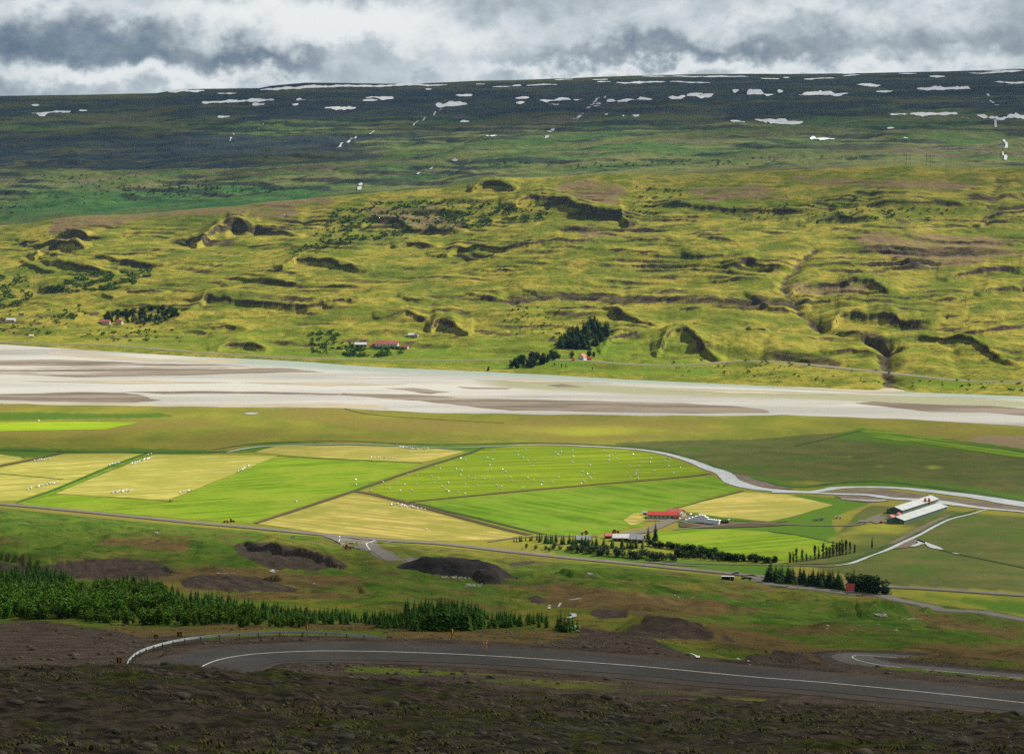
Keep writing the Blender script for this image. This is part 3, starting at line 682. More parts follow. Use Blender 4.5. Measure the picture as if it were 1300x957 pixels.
shl = polymask(U, V, Rg, [[(158,856),(163,840),(178,830),(205,821),(240,814),(290,809),(350,806),(420,807),(492,811),(560,816),(560,828),(200,862)]], 330, 420)
och2 = och2 * (1 - shl)
gravel = np.maximum.reduce([gr, shl, gr2 * 0.85, (1 - sstep(15, 19, dU)) * (Rg > 346) + (1 - sstep(9.5, 15, dU)) * (Rg <= 346), 1 - sstep(6.5, 13, dL), faceG * 0.35])
lush = (1 - shl) * polymask(Uj, Vj, Rg, [[(0,640),(330,672),(330,690),(0,712)],[(460,722),(640,730),(620,750),(430,730)],[(650,712),(900,720),(860,738),(650,735)],[(820,745),(1300,790),(1300,830),(1000,815),(860,790)],[(1060,760),(1300,790),(1300,812),(1080,800)],[(780,790),(800,805),(770,800)],[(170,690),(330,690),(330,722),(250,722)],[(395,745),(640,750),(640,780),(395,760)]], 620)
ochre = polymask(Uj, Vj, Rg, [[(130,680),(240,690),(240,700),(120,690)],[(80,734),(400,745),(470,738),(400,728),(250,722),(90,735)],[(700,745),(800,752),(980,775),(860,785),(690,770)],[(1150,820),(1300,815),(1300,840),(1180,835)],[(900,790),(1060,828),(1040,842),(880,812)],[(1160,785),(1300,800),(1300,812),(1180,795)]], 560)
ochre = np.maximum(ochre, och2); gravel = gravel * (1 - 0.9 * och2)
isl = (dU > 6) & (Rg > 290) & (Rg < 345)
rub = 1 - sstep(210, 300, Rg + 30 * fbm(Xg, Yg, 30, 2, 77))
if_isl = np.where(isl, 0.55, 0)
gravel = np.maximum(gravel, if_isl)
setting(grid_mesh('ground', Xg, Yg, Zg, MT['ground'], [blur(gravel), blur(lush, 8), blur(ochre, 8), rub]))
U, V = proj(Xv, Yv, Zv)
Ua = U; U = U + 30 * fbm(Xv, Yv, 260, 4, 231); V = V + 4 * fbm(Xv, Yv, 260, 4, 232)
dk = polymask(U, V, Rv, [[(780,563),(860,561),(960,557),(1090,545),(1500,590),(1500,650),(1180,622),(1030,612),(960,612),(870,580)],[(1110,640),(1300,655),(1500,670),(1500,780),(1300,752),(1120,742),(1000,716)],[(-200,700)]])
lu = polymask(U, V, Rv, [[(-100,564),(290,571),(340,560),(600,563),(700,560),(600,572),(0,580)],[(1060,548),(1096,542),(1300,570),(1300,582),(1060,556)],[(930,600),(1030,615),(1140,606),(1300,628),(1300,636),(1140,620),(960,622)],[(960,625),(1110,632),(1110,640),(1060,660),(1060,690),(870,690),(860,660)],[(660,690),(760,700),(1000,715),(1000,740),(700,705)],[(1120,748),(1500,775),(1500,830),(1300,780)],[(-200,522),(200,523),(230,529),(0,534),(-200,532)]])
ta = polymask(U, V, Rv, [[(1225,560),(1260,552),(1300,553),(1500,560),(1500,575),(1300,572)]])
br = 1.5 * polymask(U, V, Rv, [[(1160,591),(1200,592),(1225,594),(1190,598)],[(1040,577),(1085,575),(1088,580),(1045,581)],[(1000,583),(1022,582),(1022,587),(1002,587)],[(1100,588),(1135,590),(1130,594),(1105,593)]]) + 1.3 * np.exp(-((U - 760) / 190) ** 2 - ((V - 548) / 11) ** 2) + polymask(U, V, Rv, [[(1110,655),(1170,668),(1130,700),(1060,700),(1040,680)]])
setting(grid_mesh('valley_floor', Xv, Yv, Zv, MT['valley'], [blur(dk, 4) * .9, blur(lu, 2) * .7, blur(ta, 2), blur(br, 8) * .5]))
U, V = proj(Xh, Yh, Zh)
Uj = U + 16 * fbm(Xh, Yh, 120, 4, 211, 0.6); Vj = V + 6 * fbm(Xh, Yh, 120, 4, 212, 0.6)
gx = np.gradient(Zh, axis=1) / np.maximum(np.gradient(Rh, axis=1), 0.1)
rock = np.maximum.reduce([faceH * 0.80, stepf * 0.62, sstep(0.42, 0.75, gx), gulmask * 0.75])
heavy = polymask(Uj, Vj, Rh, [[(60,268),(300,250),(420,245),(420,262),(200,276),(60,300)],[(720,222),(800,236),(790,262),(740,255),(700,238)],[(1000,222),(1260,232),(1200,245),(1000,232)],[(1090,292),(1300,302),(1300,325),(1180,345),(1080,310)],[(740,285),(790,292),(760,306),(730,300)],[(240,262),(380,260),(380,280),(300,275)],[(980,360),(1120,352),(1130,372),(1010,375)],[(460,262),(560,262),(600,285),(560,300),(470,285)],[(870,240),(960,232),(1000,250),(900,258)]])  # heath areas, strengthened so their brown also stands in for duller lighting
scr = polymask(Uj, Vj, Rh, [[(425,268),(500,262),(590,258),(700,270),(640,292),(540,296),(433,318),(380,330),(362,326),(410,300)],[(100,350),(190,344),(202,350),(150,370),(50,376),(60,362)],[(-60,345),(30,352),(45,375),(20,392),(-60,392)],[(395,424),(430,420),(445,452),(395,450)],[(440,442),(512,444),(516,452),(440,453)],[(930,268),(1090,262),(1200,268),(1220,280),(1050,290),(930,280)]])
lsh = polymask(Uj, Vj, Rh, [[(130,334),(330,330),(330,350),(190,352)],[(580,275),(700,262),(780,285),(600,305)],[(1137,476),(1230,482),(1230,500),(1140,495)]])
setting(grid_mesh('hills', Xh, Yh, Zh, MT['hills'], [rock, blur(scr, 8) * .42, blur(heavy, 6) * .62, np.clip(sstep(375, 455, V + 30 * fbm(Xh, Yh, 300, 4, 241)) * (1 - 0.35 * sstep(800, 1000, U)) + blur(lsh, 14) * 0.3, 0, 1) * .55 * sstep(0, 0.02, th)]))
U, V = proj(Xm, Ym, Zm)
Vj = V + 9 * fbm(Xm, Ym, 900, 4, 221)
drk_shade = 1 - sstep(118, 190, Vj + 14 * fbm(Xm, Ym, 420, 4, 225) + (U - 650) * 0.01)
drk_shade = np.maximum(drk_shade, 0.9 * polymask(U, Vj, Rm, [[(-200,165),(520,172),(440,190),(500,200),(300,214),(170,214),(-200,212)]]))  # tundra mask that also paints the cloud-shaded upper slope and left patch darker
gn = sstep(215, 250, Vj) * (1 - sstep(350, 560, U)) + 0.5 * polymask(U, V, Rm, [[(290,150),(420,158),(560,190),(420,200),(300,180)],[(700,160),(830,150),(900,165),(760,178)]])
setting(grid_mesh('mountain', Xm, Ym, Zm, MT['mountain'], [blur(drk_shade, 2) * .85, blur(gn, 3) * .8, drk_shade * 0, stepm]))

# ------------------------------------------------------------------ sheets on the level valley floor
def px_ground(pts, z=0.0):
    p = np.array(pts, float); a, s = ray(p[:, 0], p[:, 1]); x, y = pol(a, (z - CAMZ) / s)
    return np.c_[x, y]
def rough_poly(P, step=9.0, amp=1.2, seed=0):
    out = []
    for i in range(len(P)):
        a, b = P[i], P[(i + 1) % len(P)]; n = max(1, int(np.hypot(*(b - a)) / step))
        for k in range(n): out.append(a + (b - a) * k / n)
    out = np.array(out)
    out[:, 0] += amp * fbm(out[:, 0], out[:, 1], 40, 3, seed); out[:, 1] += amp * fbm(out[:, 0], out[:, 1], 40, 3, seed + 50)
    return out
def sheet(name, pts, mat, z, amp=1.5, step=10.0, seed=None, kind='structure'):
    P = rough_poly(px_ground(pts), step, amp, seed if seed is not None else int(pts[0][0] * 7 + pts[0][1]) % 9973)
    co = [Vector((x, y, z)) for x, y in P]
    tri = tessellate_polygon([co])
    me = bpy.data.meshes.new(name); me.from_pydata([tuple(c) for c in co], [], [tuple(t) for t in tri])
    me.update(); me.materials.append(MT[mat])
    if me.polygons and me.polygons[0].normal.z < 0: me.flip_normals()
    return setting(link(bpy.data.objects.new(name, me)), kind)
def ribbon(name, path, wl, wr, mat, off=0.12, drape=True, nc=2, crown=0.0, step=None, parent=None, kind='structure'):
    P = np.asarray(path, float); T = np.gradient(P[:, :2], axis=0); T /= np.linalg.norm(T, axis=1)[:, None] + 1e-9
    N = np.c_[-T[:, 1], T[:, 0]]
    wl = np.broadcast_to(wl, (len(P),)); wr = np.broadcast_to(wr, (len(P),))
    s = np.linspace(0, 1, nc); w = wl[:, None] * (1 - s) - wr[:, None] * s
    X = P[:, 0:1] + N[:, 0:1] * w; Y = P[:, 1:2] + N[:, 1:2] * w
    if drape: Z = H(X, Y) + off
    else: Z = np.repeat(P[:, 2:3], nc, 1) + off
    Z = Z + crown * (1 - (2 * s - 1) ** 2)
    o = grid_mesh(name, X[:, ::-1], Y[:, ::-1], Z[:, ::-1], MT[mat])
    if parent is not None: o.parent = parent
    elif kind: setting(o, kind)
    return o
def gpath(pts, n=60, z=0.0):
    """centre line on the level floor"""
    q = px_ground(pts, z); return resample(np.c_[q, np.zeros(len(q))], n)
def hpath(pts, n=60, rmin=0):
    return resample(np.array([hit(u, v, rmin) for u, v in pts]), n)

fields = [
 ('hay_field', [(-120,562),(25,580),(30,583),(0,590),(-120,610)], 'hay'),
 ('hay_field', [(-160,612),(0,594),(80,576.3),(150,575.2),(182,576.5),(155,588.5),(60,623),(23,635),(0,636),(-160,628)], 'hay'),
 ('green_field', [(213,636.5),(352,579.2),(433,584),(536,588),(450,621.5),(316,664),(200,656),(110,648),(24,640),(64,627)], 'green'),
 ('hay_field', [(196,577),(353,578.6),(214,635),(140,631),(68,626)], 'hay'),
 ('hay_field', [(323,574),(352,565.8),(433,565.5),(500,567),(560,570),(591,573),(536,587),(433,582.5),(370,578.5)], 'hay2'),
 ('bale_field', [(466,623),(470,621),(600,576),(620,569.5),(660,567),(720,566.8),(793,571),(835,577),(866,587),(899,601),(866,604.5),(690,619.5),(523,635.5),(505,634)], 'green2'),
 ('green_field', [(530,638.5),(700,622),(866,607.5),(905,604.5),(937,622),(900,632),(866,641),(850,647),(822,652),(816,668),(740,681),(700,679),(684,676),(600,655)], 'green3'),
 ('hay_field', [(326,665),(395,644),(440,629),(452,628),(480,633),(560,654),(640,675),(664,680),(640,684),(575,687.5),(500,684.5),(415,677.5)], 'hay3'),
 ('hay_field', [(858,645),(943,624.8),(1000,628),(1058,641),(1000,657.5),(976,662),(916,656.5),(870,649)], 'hay2'),
 ('green_field', [(833,675),(870,671.5),(930,672),(975,675),(1010,679.5),(1060,690),(1040,706),(1000,712),(930,705),(875,698),(838,690)], 'green'),
 ('lime_field', [(-150,535),(0,536),(182,535.8),(133,545),(0,547.5),(-150,546)], 'lime'),
 ('lime_field', [(1096,553),(1140,552),(1220,556),(1150,561)], 'green3'),
 
 ('green_field', [(1100,546),(1140,550),(1300,575),(1420,592),(1420,600),(1300,582),(1150,560),(1090,549)], 'green3'),
]
for k, (nm, pts, mt) in enumerate(fields): sheet(nm, pts, mt, 0.12 + 0.012 * k, 1.6 if nm != 'lime_field' else 5, 10)
sheet('bare_patch', [(790,661),(805,652),(822,651),(818,662),(800,668)], 'hay3', 0.40, 3)
# ditches and grass strips
def strip(name, pts, w, mat, z, n=80):
    return ribbon(name, gpath(pts, n), w / 2, w / 2, mat, z, drape=False)
strip('ditch', [(-160,628),(0,591.5),(40,584),(80,575)], 6, 'soil', 0.36)
strip('ditch', [(-80,595),(0,601.5),(80,608.5)], 3.2, 'ditch', 0.36)
strip('ditch', [(20,640),(64,625.5),(150,590),(189,576)], 12, 'green3', 0.35); strip('ditch', [(20,639),(64,624),(150,588.8),(187,575.5)], 4, 'ditch', 0.37)
strip('ditch', [(352,578.8),(433,583.4),(536,588)], 2.8, 'ditch', 0.37)
strip('ditch', [(613,568.5),(596,575.3),(536,594),(452,622.5)], 5.5, 'ditch', 0.37); strip('ditch', [(452,622.5),(395,641.5),(325,664.5)], 5, 'soil', 0.38)
strip('ditch', [(446,623.5),(456,624.5),(480,629),(560,650),(640,671.5),(672,679)], 6.5, 'soil', 0.39)
strip('ditch', [(519,637.5),(690,621),(866,606),(903,601.5)], 4.2, 'ditch', 0.38); strip('ditch', [(519,637.5),(600,656.5),(690,678.5)], 4.6, 'ditch', 0.38)
strip('ditch', [(848,648.5),(900,634),(943,623.3)], 3.4, 'ditch', 0.38); strip('ditch', [(855,648),(900,657.5),(976,663.5),(1000,662)], 3, 'ditch', 0.38)
strip('ditch', [(975,674.5),(1010,679),(1062,690)], 3, 'ditch', 0.38)
strip('ditch', [(1092,548.5),(1140,553),(1230,565),(1300,574),(1400,588)], 4, 'ditch', 0.38); strip('ditch', [(1010,566),(1050,557),(1092,547)], 3, 'ditch', 0.38)
strip('ditch', [(1196,698),(1216,703),(1260,712),(1300,720.5),(1400,742)], 4, 'ditch', 0.38)
strip('ditch', [(437,519),(470,526),(560,533),(640,537)], 2.5, 'ditch', 0.3); strip('ditch', [(120,632),(140,631),(214,636)], 1.6, 'green3', 0.38)
strip('ditch', [(-200,573),(0,571.5),(120,574),(290,574)], 10, 'bank', 0.30)

# the wide river
rows = 46; t_ = np.linspace(0, 1, rows)[None]
ucl = np.arange(-200, 1500, 8.0)[:, None]
vn, vf = _bankn(ucl) + 1.2 * fbm(ucl, ucl * 0, 60, 3, 5), _bankf(ucl)
Vr = vn + (vf - vn) * t_; a_, s_ = ray(ucl + 0 * t_, Vr); Xr, Yr = pol(a_, (0.15 - CAMZ) / s_)
teal = sstep(0.80, 0.98, t_) * sstep(380, 600, ucl) + sstep(0.72, 0.95, t_) * (1 - sstep(380, 600, ucl)) * sstep(60, 330, ucl) * 0.8
oliv = np.exp(-((t_ - 0.72) / 0.16) ** 2) * sstep(520, 680, ucl) * (1 - sstep(1250, 1400, ucl))
setting(grid_mesh('river', Xr, Yr, Xr * 0 + 0.15, MT['river'], [teal, oliv, teal * 0, teal * 0 + 1]))
BAR = [([(-150,459),(0,458),(67,456.5),(133,459),(187,461.5),(267,463),(333,465),(393,470.5),(410,472.5),(333,473.5),(233,476.5),(100,479),(0,475),(-150,472)],'sand'),
 ([(60,448),(133,450),(187,455),(233,456.5),(213,460),(167,458),(83,452.5)],'sandl'),([(207,458),(290,456.5),(320,460),(267,462)],'sandl'),
 ([(-150,501),(0,500.5),(100,498),(160,499),(207,508),(167,511.5),(67,510),(0,508),(-150,508)],'sand'),
 ([(160,498),(247,496.5),(333,497.5),(433,500),(433,502),(300,499.5),(213,500)],'sand'),([(283,511.8),(433,512),(480,515),(500,519.5),(433,518),(283,516)],'sandl'),([(0,511),(140,512),(283,514),(283,516.5),(100,515),(0,513)],'sandl'),
 ([(433,499.5),(533,501.5),(600,506),(683,507.5),(766,509.5),(866,512),(933,516),(973,520.5),(976,524),(866,524.6),(783,523.5),(706,521.5),(646,521.5),(600,517),(533,509),(433,501.5)],'sand'),
 ([(490,493),(526,492.5),(572,498),(546,500)],'sand'),([(580,491.5),(650,492.5),(640,494.5),(600,494)],'sand'),([(693,489),(716,487.7),(740,491.5),(715,492.2)],'sand'),
 ([(1095,513.5),(1139,511.5),(1200,514),(1250,515),(1300,519),(1420,524),(1420,536),(1300,528),(1250,523.5),(1183,523),(1150,519)],'sand'),
 ([(970,490.8),(1053,491.6),(1133,493),(1160,498.5),(1100,499),(1040,495)],'sandl'),([(600,482.5),(700,483.5),(780,486.5),(690,486)],'sandl'),([(820,494),(960,497),(1060,502),(930,500)],'sandl'),
 ([(1085,512),(1110,510),(1134,511),(1110,515)],'sand'),([(300,486),(420,485),(520,488),(420,490)],'sandl'),([(20,484),(180,483),(300,486),(160,487.5)],'sandl')]
for k, (pts, mt) in enumerate(BAR): sheet('sand_bar', pts, mt, 0.22 + 0.01 * k, 9 if mt == 'sand' else 12, 14)

# creek winding through the fields
def wribbon(name, pts, mat, z, n=120, amp=0.0, seed=1):
    """pts: (u, v, width in metres)"""
    p = np.array(pts, float); q = px_ground(p[:, :2]); P = resample(np.c_[q, p[:, 2]], n); w = P[:, 2] * 0.33 * (1 + amp * fbm(P[:, 0], P[:, 1], 30, 3, seed))
    return ribbon(name, np.c_[P[:, :2], P[:, 2] * 0], w, w, mat, z, drape=False)
wribbon('creek_bank', [(270,571,4),(330,563,10),(433,560,9),(540,564,7),(600,563.5,9),(680,562.5,13),(760,565,16),(830,570,12),(866,578,12),(899,590,13),(950,607,16),(1010,618,14),(1066,613,12),(1116,611,14),(1183,618,18),(1233,625,22),(1300,637,24),(1420,655,20)], 'bank', 0.26, 200, 0.4, 3)
wribbon('creek', [(288,574.3,3),(320,568.3,8),(352,566,7),(433,564,6),(500,566,5),(560,568.6,5),(586,568.4,6),(620,567,6),(680,565,8),(720,565.4,9),(793,569.5,11),(833,574,13),(866,582,15),(885,588.5,17),(899,594.5,20),(915,599.5,24),(925,605,30),(935,613,30),(950,618,26),(976,622,22),(1026,624.8,18),(1050,622,18),(1066,619.3,22),(1116,618.8,20),(1150,620.5,22),(1183,624,26),(1233,630,30),(1300,641,34),(1420,662,34)], 'creek', 0.44, 260, 0.25, 7)
sheet('gravel_bar', [(928,601),(945,604),(962,610),(985,617),(1010,621),(976,620),(952,615),(938,610)], 'bar', 0.46, 3)
sheet('gravel_bar', [(1036,627),(1066,623),(1120,622),(1190,630),(1250,637),(1300,645),(1380,658),(1380,662),(1300,650),(1250,645),(1210,641),(1150,633),(1100,628)], 'bar', 0.42, 5)
wribbon('creek', [(980,625,14),(1030,626,12),(1066,627.5,14),(1100,628.5,16),(1130,632.5,18),(1180,636,26),(1216,641,22),(1250,645.5,14),(1300,650,12),(1400,662,12)], 'creek', 0.50, 160, 0.3, 9)
sheet('gravel_bar', [(1060,630),(1090,629.5),(1130,636),(1100,638),(1070,634)], 'bar', 0.47, 3)
wribbon('creek', [(1068,634,4),(1090,635,7),(1115,636,9),(1125,635,3)], 'creek', 0.52, 40, 0.3, 4)
wribbon('creek', [(1252,647,3),(1235,652.5,3.5),(1208,659,4.5),(1188,668,4.5),(1168,679,5),(1146,689,6),(1125,699,5.5),(1108,705,3),(1093,711,6),(1078,716,5),(1061,718.3,3)], 'creek', 0.50, 140, 0.25, 5)
wribbon('dyke_bank', [(1240,648,4),(1206,656,9),(1166,675,10),(1122,694.5,9),(1092,706.5,7),(1055,715,6),(975,717,3)], 'bank', 0.41, 100, 0.3, 6)
wribbon('gravel_dyke', [(1205,654,4),(1185,663,8),(1160,676,9),(1130,691,6)], 'bar', 0.43, 50, 0.3, 8)
sheet('gravel_bar', [(1128,697),(1150,688),(1165,684),(1163,690),(1150,696)], 'bar', 0.44, 2)
wribbon('creek', [(1158,694,6),(1170,689,9),(1162,685,7),(1176,690,6),(1186,695,12),(1196,698,4)], 'creek', 0.53, 60, 0.3, 6)
sheet('pool', [(308,525.3),(318,524.2),(330,524.8),(324,526.3),(314,526.2)], 'creek', 0.5, 3)
wribbon('creek', [(1209,702.4,3),(1217,703.5,5)], 'creek', 0.53, 12); 

# ------------------------------------------------------------------ roads
def vroad(name, pts, w, mat='farasphalt', off=0.6, n=160, shoulder=2.0, smat='track'):
    P = hpath(pts, n)
    zc = H(P[:, 0], P[:, 1]); k = np.ones(7) / 7; zc = np.convolve(np.pad(zc, 3, mode='edge'), k, 'valid')
    P[:, 2] = zc
    ribbon(name + '_shoulder', P, w / 2 + shoulder, w / 2 + shoulder, smat, off - 0.18, drape=False)
    return ribbon(name, P, w / 2, w / 2, mat, off, drape=False), P
mroad, MP = vroad('road', [(-150,630),(0,640),(120,651),(250,664),(330,671),(400,678),(455,683),(500,687),(560,690.5),(650,700.5),(725,708.5),(810,716.5),(875,723),(968,732),(1050,739.5),(1115,744.5),(1175,747.5),(1300,756),(1450,766)], 8.5, n=300, shoulder=1.5)
croad, CP = vroad('road', CROAD[:4], 7, n=40, off=0.6)
ribbon('road_shoulder', CBED, 6.5, 6.5, 'track', 0.10, drape=False, nc=3); ribbon('road', CBED, 4.5, 4.5, 'farasphalt', 0.22, drape=False, nc=3)
ribbon('side_road_shoulder', JBED, 7.5, 7.5, 'track', 0.10, drape=False, nc=3); ribbon('side_road', JBED, 4.8, 4.8, 'farasphalt', 0.25, drape=False, nc=3)
def drape_poly(name, pts, mat, off, amp=0.0, n=14, kind='structure', z0=None):
    """sheet on uneven ground, filled as a fine lattice between its left and right outlines (photo pixel outline)"""
    P = np.array([hit(u, v) for u, v in pts])[:, :2]
    co = rough_poly(P, 4.0, amp, 3); tri = tessellate_polygon([[Vector((x, y, 0)) for x, y in co]])
    z = H(co[:, 0], co[:, 1]) + off
    me = bpy.data.meshes.new(name); me.from_pydata([(float(a), float(b), float(c)) for (a, b), c in zip(co, z)], [], [tuple(t) for t in tri]); me.update(); me.materials.append(MT[mat])
    if me.polygons[0].normal.z < 0: me.flip_normals()
    return setting(link(bpy.data.objects.new(name, me)), kind)
drape_poly('junction', [(405,679),(432,682),(470,686),(500,687.5),(470,690),(463,697),(450,696.5),(432,690),(420,684)], 'farasphalt', 0.45)
sheet('farm_track', [(820,672),(838,662),(862,656),(890,655),(866,660),(845,668),(826,676),(780,681),(776,679)], 'track', 0.56, 1.0)
strip('farm_track', [(855,673),(900,668.5),(950,664),(1000,666),(1050,667.5),(1085,667),(1100,663),(1112,657),(1118,653)], 4, 'track', 0.55)
strip('farm_track', [(800,663),(850,661),(900,669)], 3, 'track', 0.52)
sheet('farm_yard', [(862,664),(900,664),(975,663),(1010,666),(960,669),(900,671),(864,669)], 'soil', 0.5, 2)
sheet('farm_yard', [(1098,661),(1110,655),(1128,657),(1130,661),(1112,665)], 'track', 0.57, 2)
strip('farm_track', [(620,688),(650,683.5),(690,681),(760,681)], 4, 'track', 0.45)
strip('farm_track', [(820,714),(900,716),(1000,718),(1060,719.5)], 3.2, 'track', 0.45)
sheet('gravel_layby', [(800,712.5),(840,714.5),(900,719.5),(860,717.8)], 'track', 0.5, 1.0)
ribbon('far_road', FBED, 8, 8, 'farroad', 0.25, drape=False, nc=3)
# upper road with hairpin
wlm = 5.6; dist = np.r_[0, np.cumsum(np.linalg.norm(np.diff(UPPER[:, :2], axis=0), axis=1))]
hair = np.exp(-((np.arange(520) - 300) / 70.0) ** 2)
ribbon('upper_road_gravel', UPPER, 8.2, 7.4, 'shoulder', -0.035, drape=False, nc=5)
# travelling from the right-hand edge to the left the inner side of the bend lies on the left hand
ribbon('upper_road', UPPER, 5.4 + 1.6 * hair, 5.2, 'asphalt', 0.0, drape=False, nc=7)
ribbon('centre_line', UPPER, 0.09, 0.09, 'paint', 0.03, drape=False, nc=2)
ribbon('lower_road_gravel', LOWER, 6.8, 6.8, 'shoulder', -0.035, drape=False, nc=3)
ribbon('lower_road', LOWER, 4.4, 4.4, 'midasphalt', 0.0, drape=False, nc=3)
ribbon('centre_line', LOWER, 0.12, 0.12, 'paint', 0.03, drape=False)
def upatch(i0, i1, a, b, mat, z): return ribbon('asphalt_patch', UPPER[i0:i1], a, b, mat, z, drape=False)
# junction paint
for pts in ([(431,681),(431.5,684),(430.5,688)], [(476,686.2),(467,689.8),(466,694),(470,699)]):
    Pq = hpath(pts, 14); ribbon('kerb_line', Pq, 0.5, 0.5, 'paint', 0.62)
# brooks on the near hillside
def brook(name, pts, w, mat='creek', off=0.25, n=50):
    Pq = hpath(pts, n); w = w * 0.42; ww = w / 2 * (1 + 0.4 * fbm(Pq[:, 0], Pq[:, 1], 9, 2, 4)); return ribbon(name, Pq, ww, ww, mat, off, nc=3)
brook('brook', [(738,760.3),(731,760.6),(722,761.6)], 2.4, off=0.2, n=14); brook('brook', [(712,765.5),(705,769),(697,773)], 2.2, off=0.2, n=14)
brook('brook', [(731,779.5),(727,780),(729,783),(722,785.5)], 3.2, off=0.35); brook('brook', [(732,795),(730,798),(732,802)], 2.6, off=0.3)
brook('brook', [(877,829.5),(880,831),(884,832.5),(886,835)], 1.2, 'foam', off=0.10, n=24)
brook('brook', [(936,835.5),(944,836.5),(950,838.5),(953,841.5),(952,844.5)], 0.9, off=0.10, n=30); brook('brook', [(347,723.5),(344,726),(350,727)], 4, off=0.4, n=12)
# the mountain's snow and falls
def snow(u0, u1, v0, v1, th_, seed, arch=0.0):
    n = max(12, int((u1 - u0) / 1.6)); us = np.linspace(u0, u1, n)
    cen = np.interp(us, [u0, u1], [v0, v1]) + 0.35 * th_ * fbm(us, us * 0 + seed, 22, 3, seed) * 2
    env = np.clip(np.sin(np.pi * np.clip((us - u0) / (u1 - u0), 0, 1)), 0, 1) ** 0.5
    hw = 0.44 * th_ * env * np.clip(1 + 1.5 * fbm(us, us * 0 + 2.2 * seed, 12, 4, seed + 5, .65), 0.08, 2) + 0.10
    A = [hit(u, v, 8000) for u, v in zip(us, cen)]
    Pm = np.array(A); rr = np.hypot(Pm[:, 0], Pm[:, 1])
    k = np.ones(5) / 5; rr = np.convolve(np.pad(rr, 2, mode='edge'), k, 'valid') if n > 5 else rr
    ua = ray(us, cen)[0]
    gu = rr / F * np.abs(hw) * 11.0
    t = np.linspace(-1, 1, 7)[None]; Rw = rr[:, None] + gu[:, None] * t
    X, Y = pol(ua[:, None] + 0 * t, Rw); Z = H(X, Y) + 1.6
    setting(grid_mesh('snow_patch', X, Y, Z, MT['snow']))
SN = [(198,260,116.5,116,3.2),(256,348,130.5,127.5,3.4),(330,430,114.5,109.5,3.6),(398,568,111,108,2.6),(276,300,119.5,119,1.8),(40,90,145,141.5,2.8),(40,50,134,134,1.6),(100,111,141,141,1.4),(276,292,149,148.5,2),(412,452,138,137,3),(464,500,124.5,124.5,2.8),
 (320,336,133.5,133,1.6),(371,379,133,133,1.4),(376,388,127,127,1.5),(553,595,133.5,133,5.5),(578,600,121.5,121.5,2.2),(604,616,107.5,107.5,1.6),(625,650,111,110,1.8),(584,596,155,154.5,1.4),(617,631,172.5,172.5,2),
 (650,662,110,109,2),(668,708,109,108,1.8),(704,728,102,101,1.6),(752,772,101.5,101.5,1.4),(758,775,104.5,104.5,1.8),(782,845,106,104,3),(815,850,97.5,98,1.8),(850,902,104.5,106,2),(850,950,97.5,98,2.2),(685,742,128,126.5,3.4),(697,710,133,132.5,2.2),
 (654,672,125.5,124.5,2.2),(655,666,131.5,130.5,1.6),(770,828,128,126.5,4.2),(848,906,124,121.5,7.5),(790,812,147,146.5,3),(930,938,115.5,115.5,2),(948,982,118.5,121.5,4),(965,990,100.5,101,2),(994,1002,99,99,2),(1014,1082,120,118.5,5.5),(1020,1060,100.5,100,2),
 (1088,1118,109,108.5,3),(1112,1134,116.5,116,2),(1070,1092,97,96,1.8),(1068,1086,94.5,94,1.2),(1164,1234,113.5,112.5,3.2),(1180,1200,97.5,97.5,2.2),(1230,1290,94,92,2.2),(1250,1300,91,90.5,1.8),(1262,1340,105,105.5,1.8),(1140,1164,94,94,1.3),
 (927,946,153.5,155.5,4.2),(958,1020,153.5,157,4.5),(1028,1060,176,177.5,3.6),(1127,1152,145.5,145.5,1.8),(1155,1216,145.5,145,2.8),(1240,1254,147,149.5,3.6),(1255,1340,150.5,149,4.2),(1145,1153,176,176,1.4),(768,772,146,146,1.2),(540,548,114,114,1.2),(460,480,128,128,1.2),(987,994,116.5,117,1.2),(1126,1136,163.5,163.5,1)]
for k, a in enumerate(SN): snow(*a, seed=k * 3 + 1)
def falls(pts, w, seed=1, gaps=0.5):
    P_ = np.array([hit(u, v, 7000) for u, v in pts]); P_ = resample(P_, 70)
    keep = fbm(P_[:, 0], P_[:, 1], 90, 2, seed) > (gaps - 0.5) * 0.5
    ww = w / 2 * np.clip(1 + 1.2 * fbm(P_[:, 0], P_[:, 1], 60, 3, seed + 3), 0.3, 2)
    i = 0
    while i < 69:
        if keep[i]:
            j = i
            while j < 69 and keep[j]: j += 1
            if j - i >= 2: ribbon('mountain_stream', P_[i:j + 1], ww[i:j + 1], ww[i:j + 1], 'foam', 2.0, nc=2)
            i = j
        i += 1
falls([(788,118),(770,122),(757,128),(751,134),(741,144),(735,149),(727,152)], 9, 2, 0.25); falls([(754,130),(760,133),(756,136)], 16, 3, 0)
falls([(702,164),(696,168),(693,176),(690,177)], 9, 4, 0.3); falls([(560,139),(545,147),(530,155),(524,160)], 4, 5, 0.5); falls([(452,174),(443,180),(432,186),(427,188)], 7, 6, 0.3); falls([(478,166),(470,171)], 6, 7, 0)
falls([(575,203),(580,205)], 9, 8, 0); falls([(549,213),(540,218),(530,222)], 6, 9, 0.4); falls([(458,233),(456,242)], 9, 10, 0); falls([(297,170),(292,180)], 4, 11, 0.5); falls([(335,157),(328,165)], 3, 12, 0.5)
falls([(1254,120),(1260,130),(1268,135),(1270,142),(1265,152),(1264,161),(1272,168),(1275,180),(1278,185),(1273,193),(1277,199),(1272,210)], 7, 13, 0.42); falls([(1218,150),(1230,152)],5,3,.2)
# ------------------------------------------------------------------ things
rnd = random.Random(11)
def copy_tree(o, parent=None):
    c = o.copy(); link(c); c.parent = parent
    for ch in o.children: copy_tree(ch, c)
    return c
def gz(x, y): return float(H(x, y)[0])

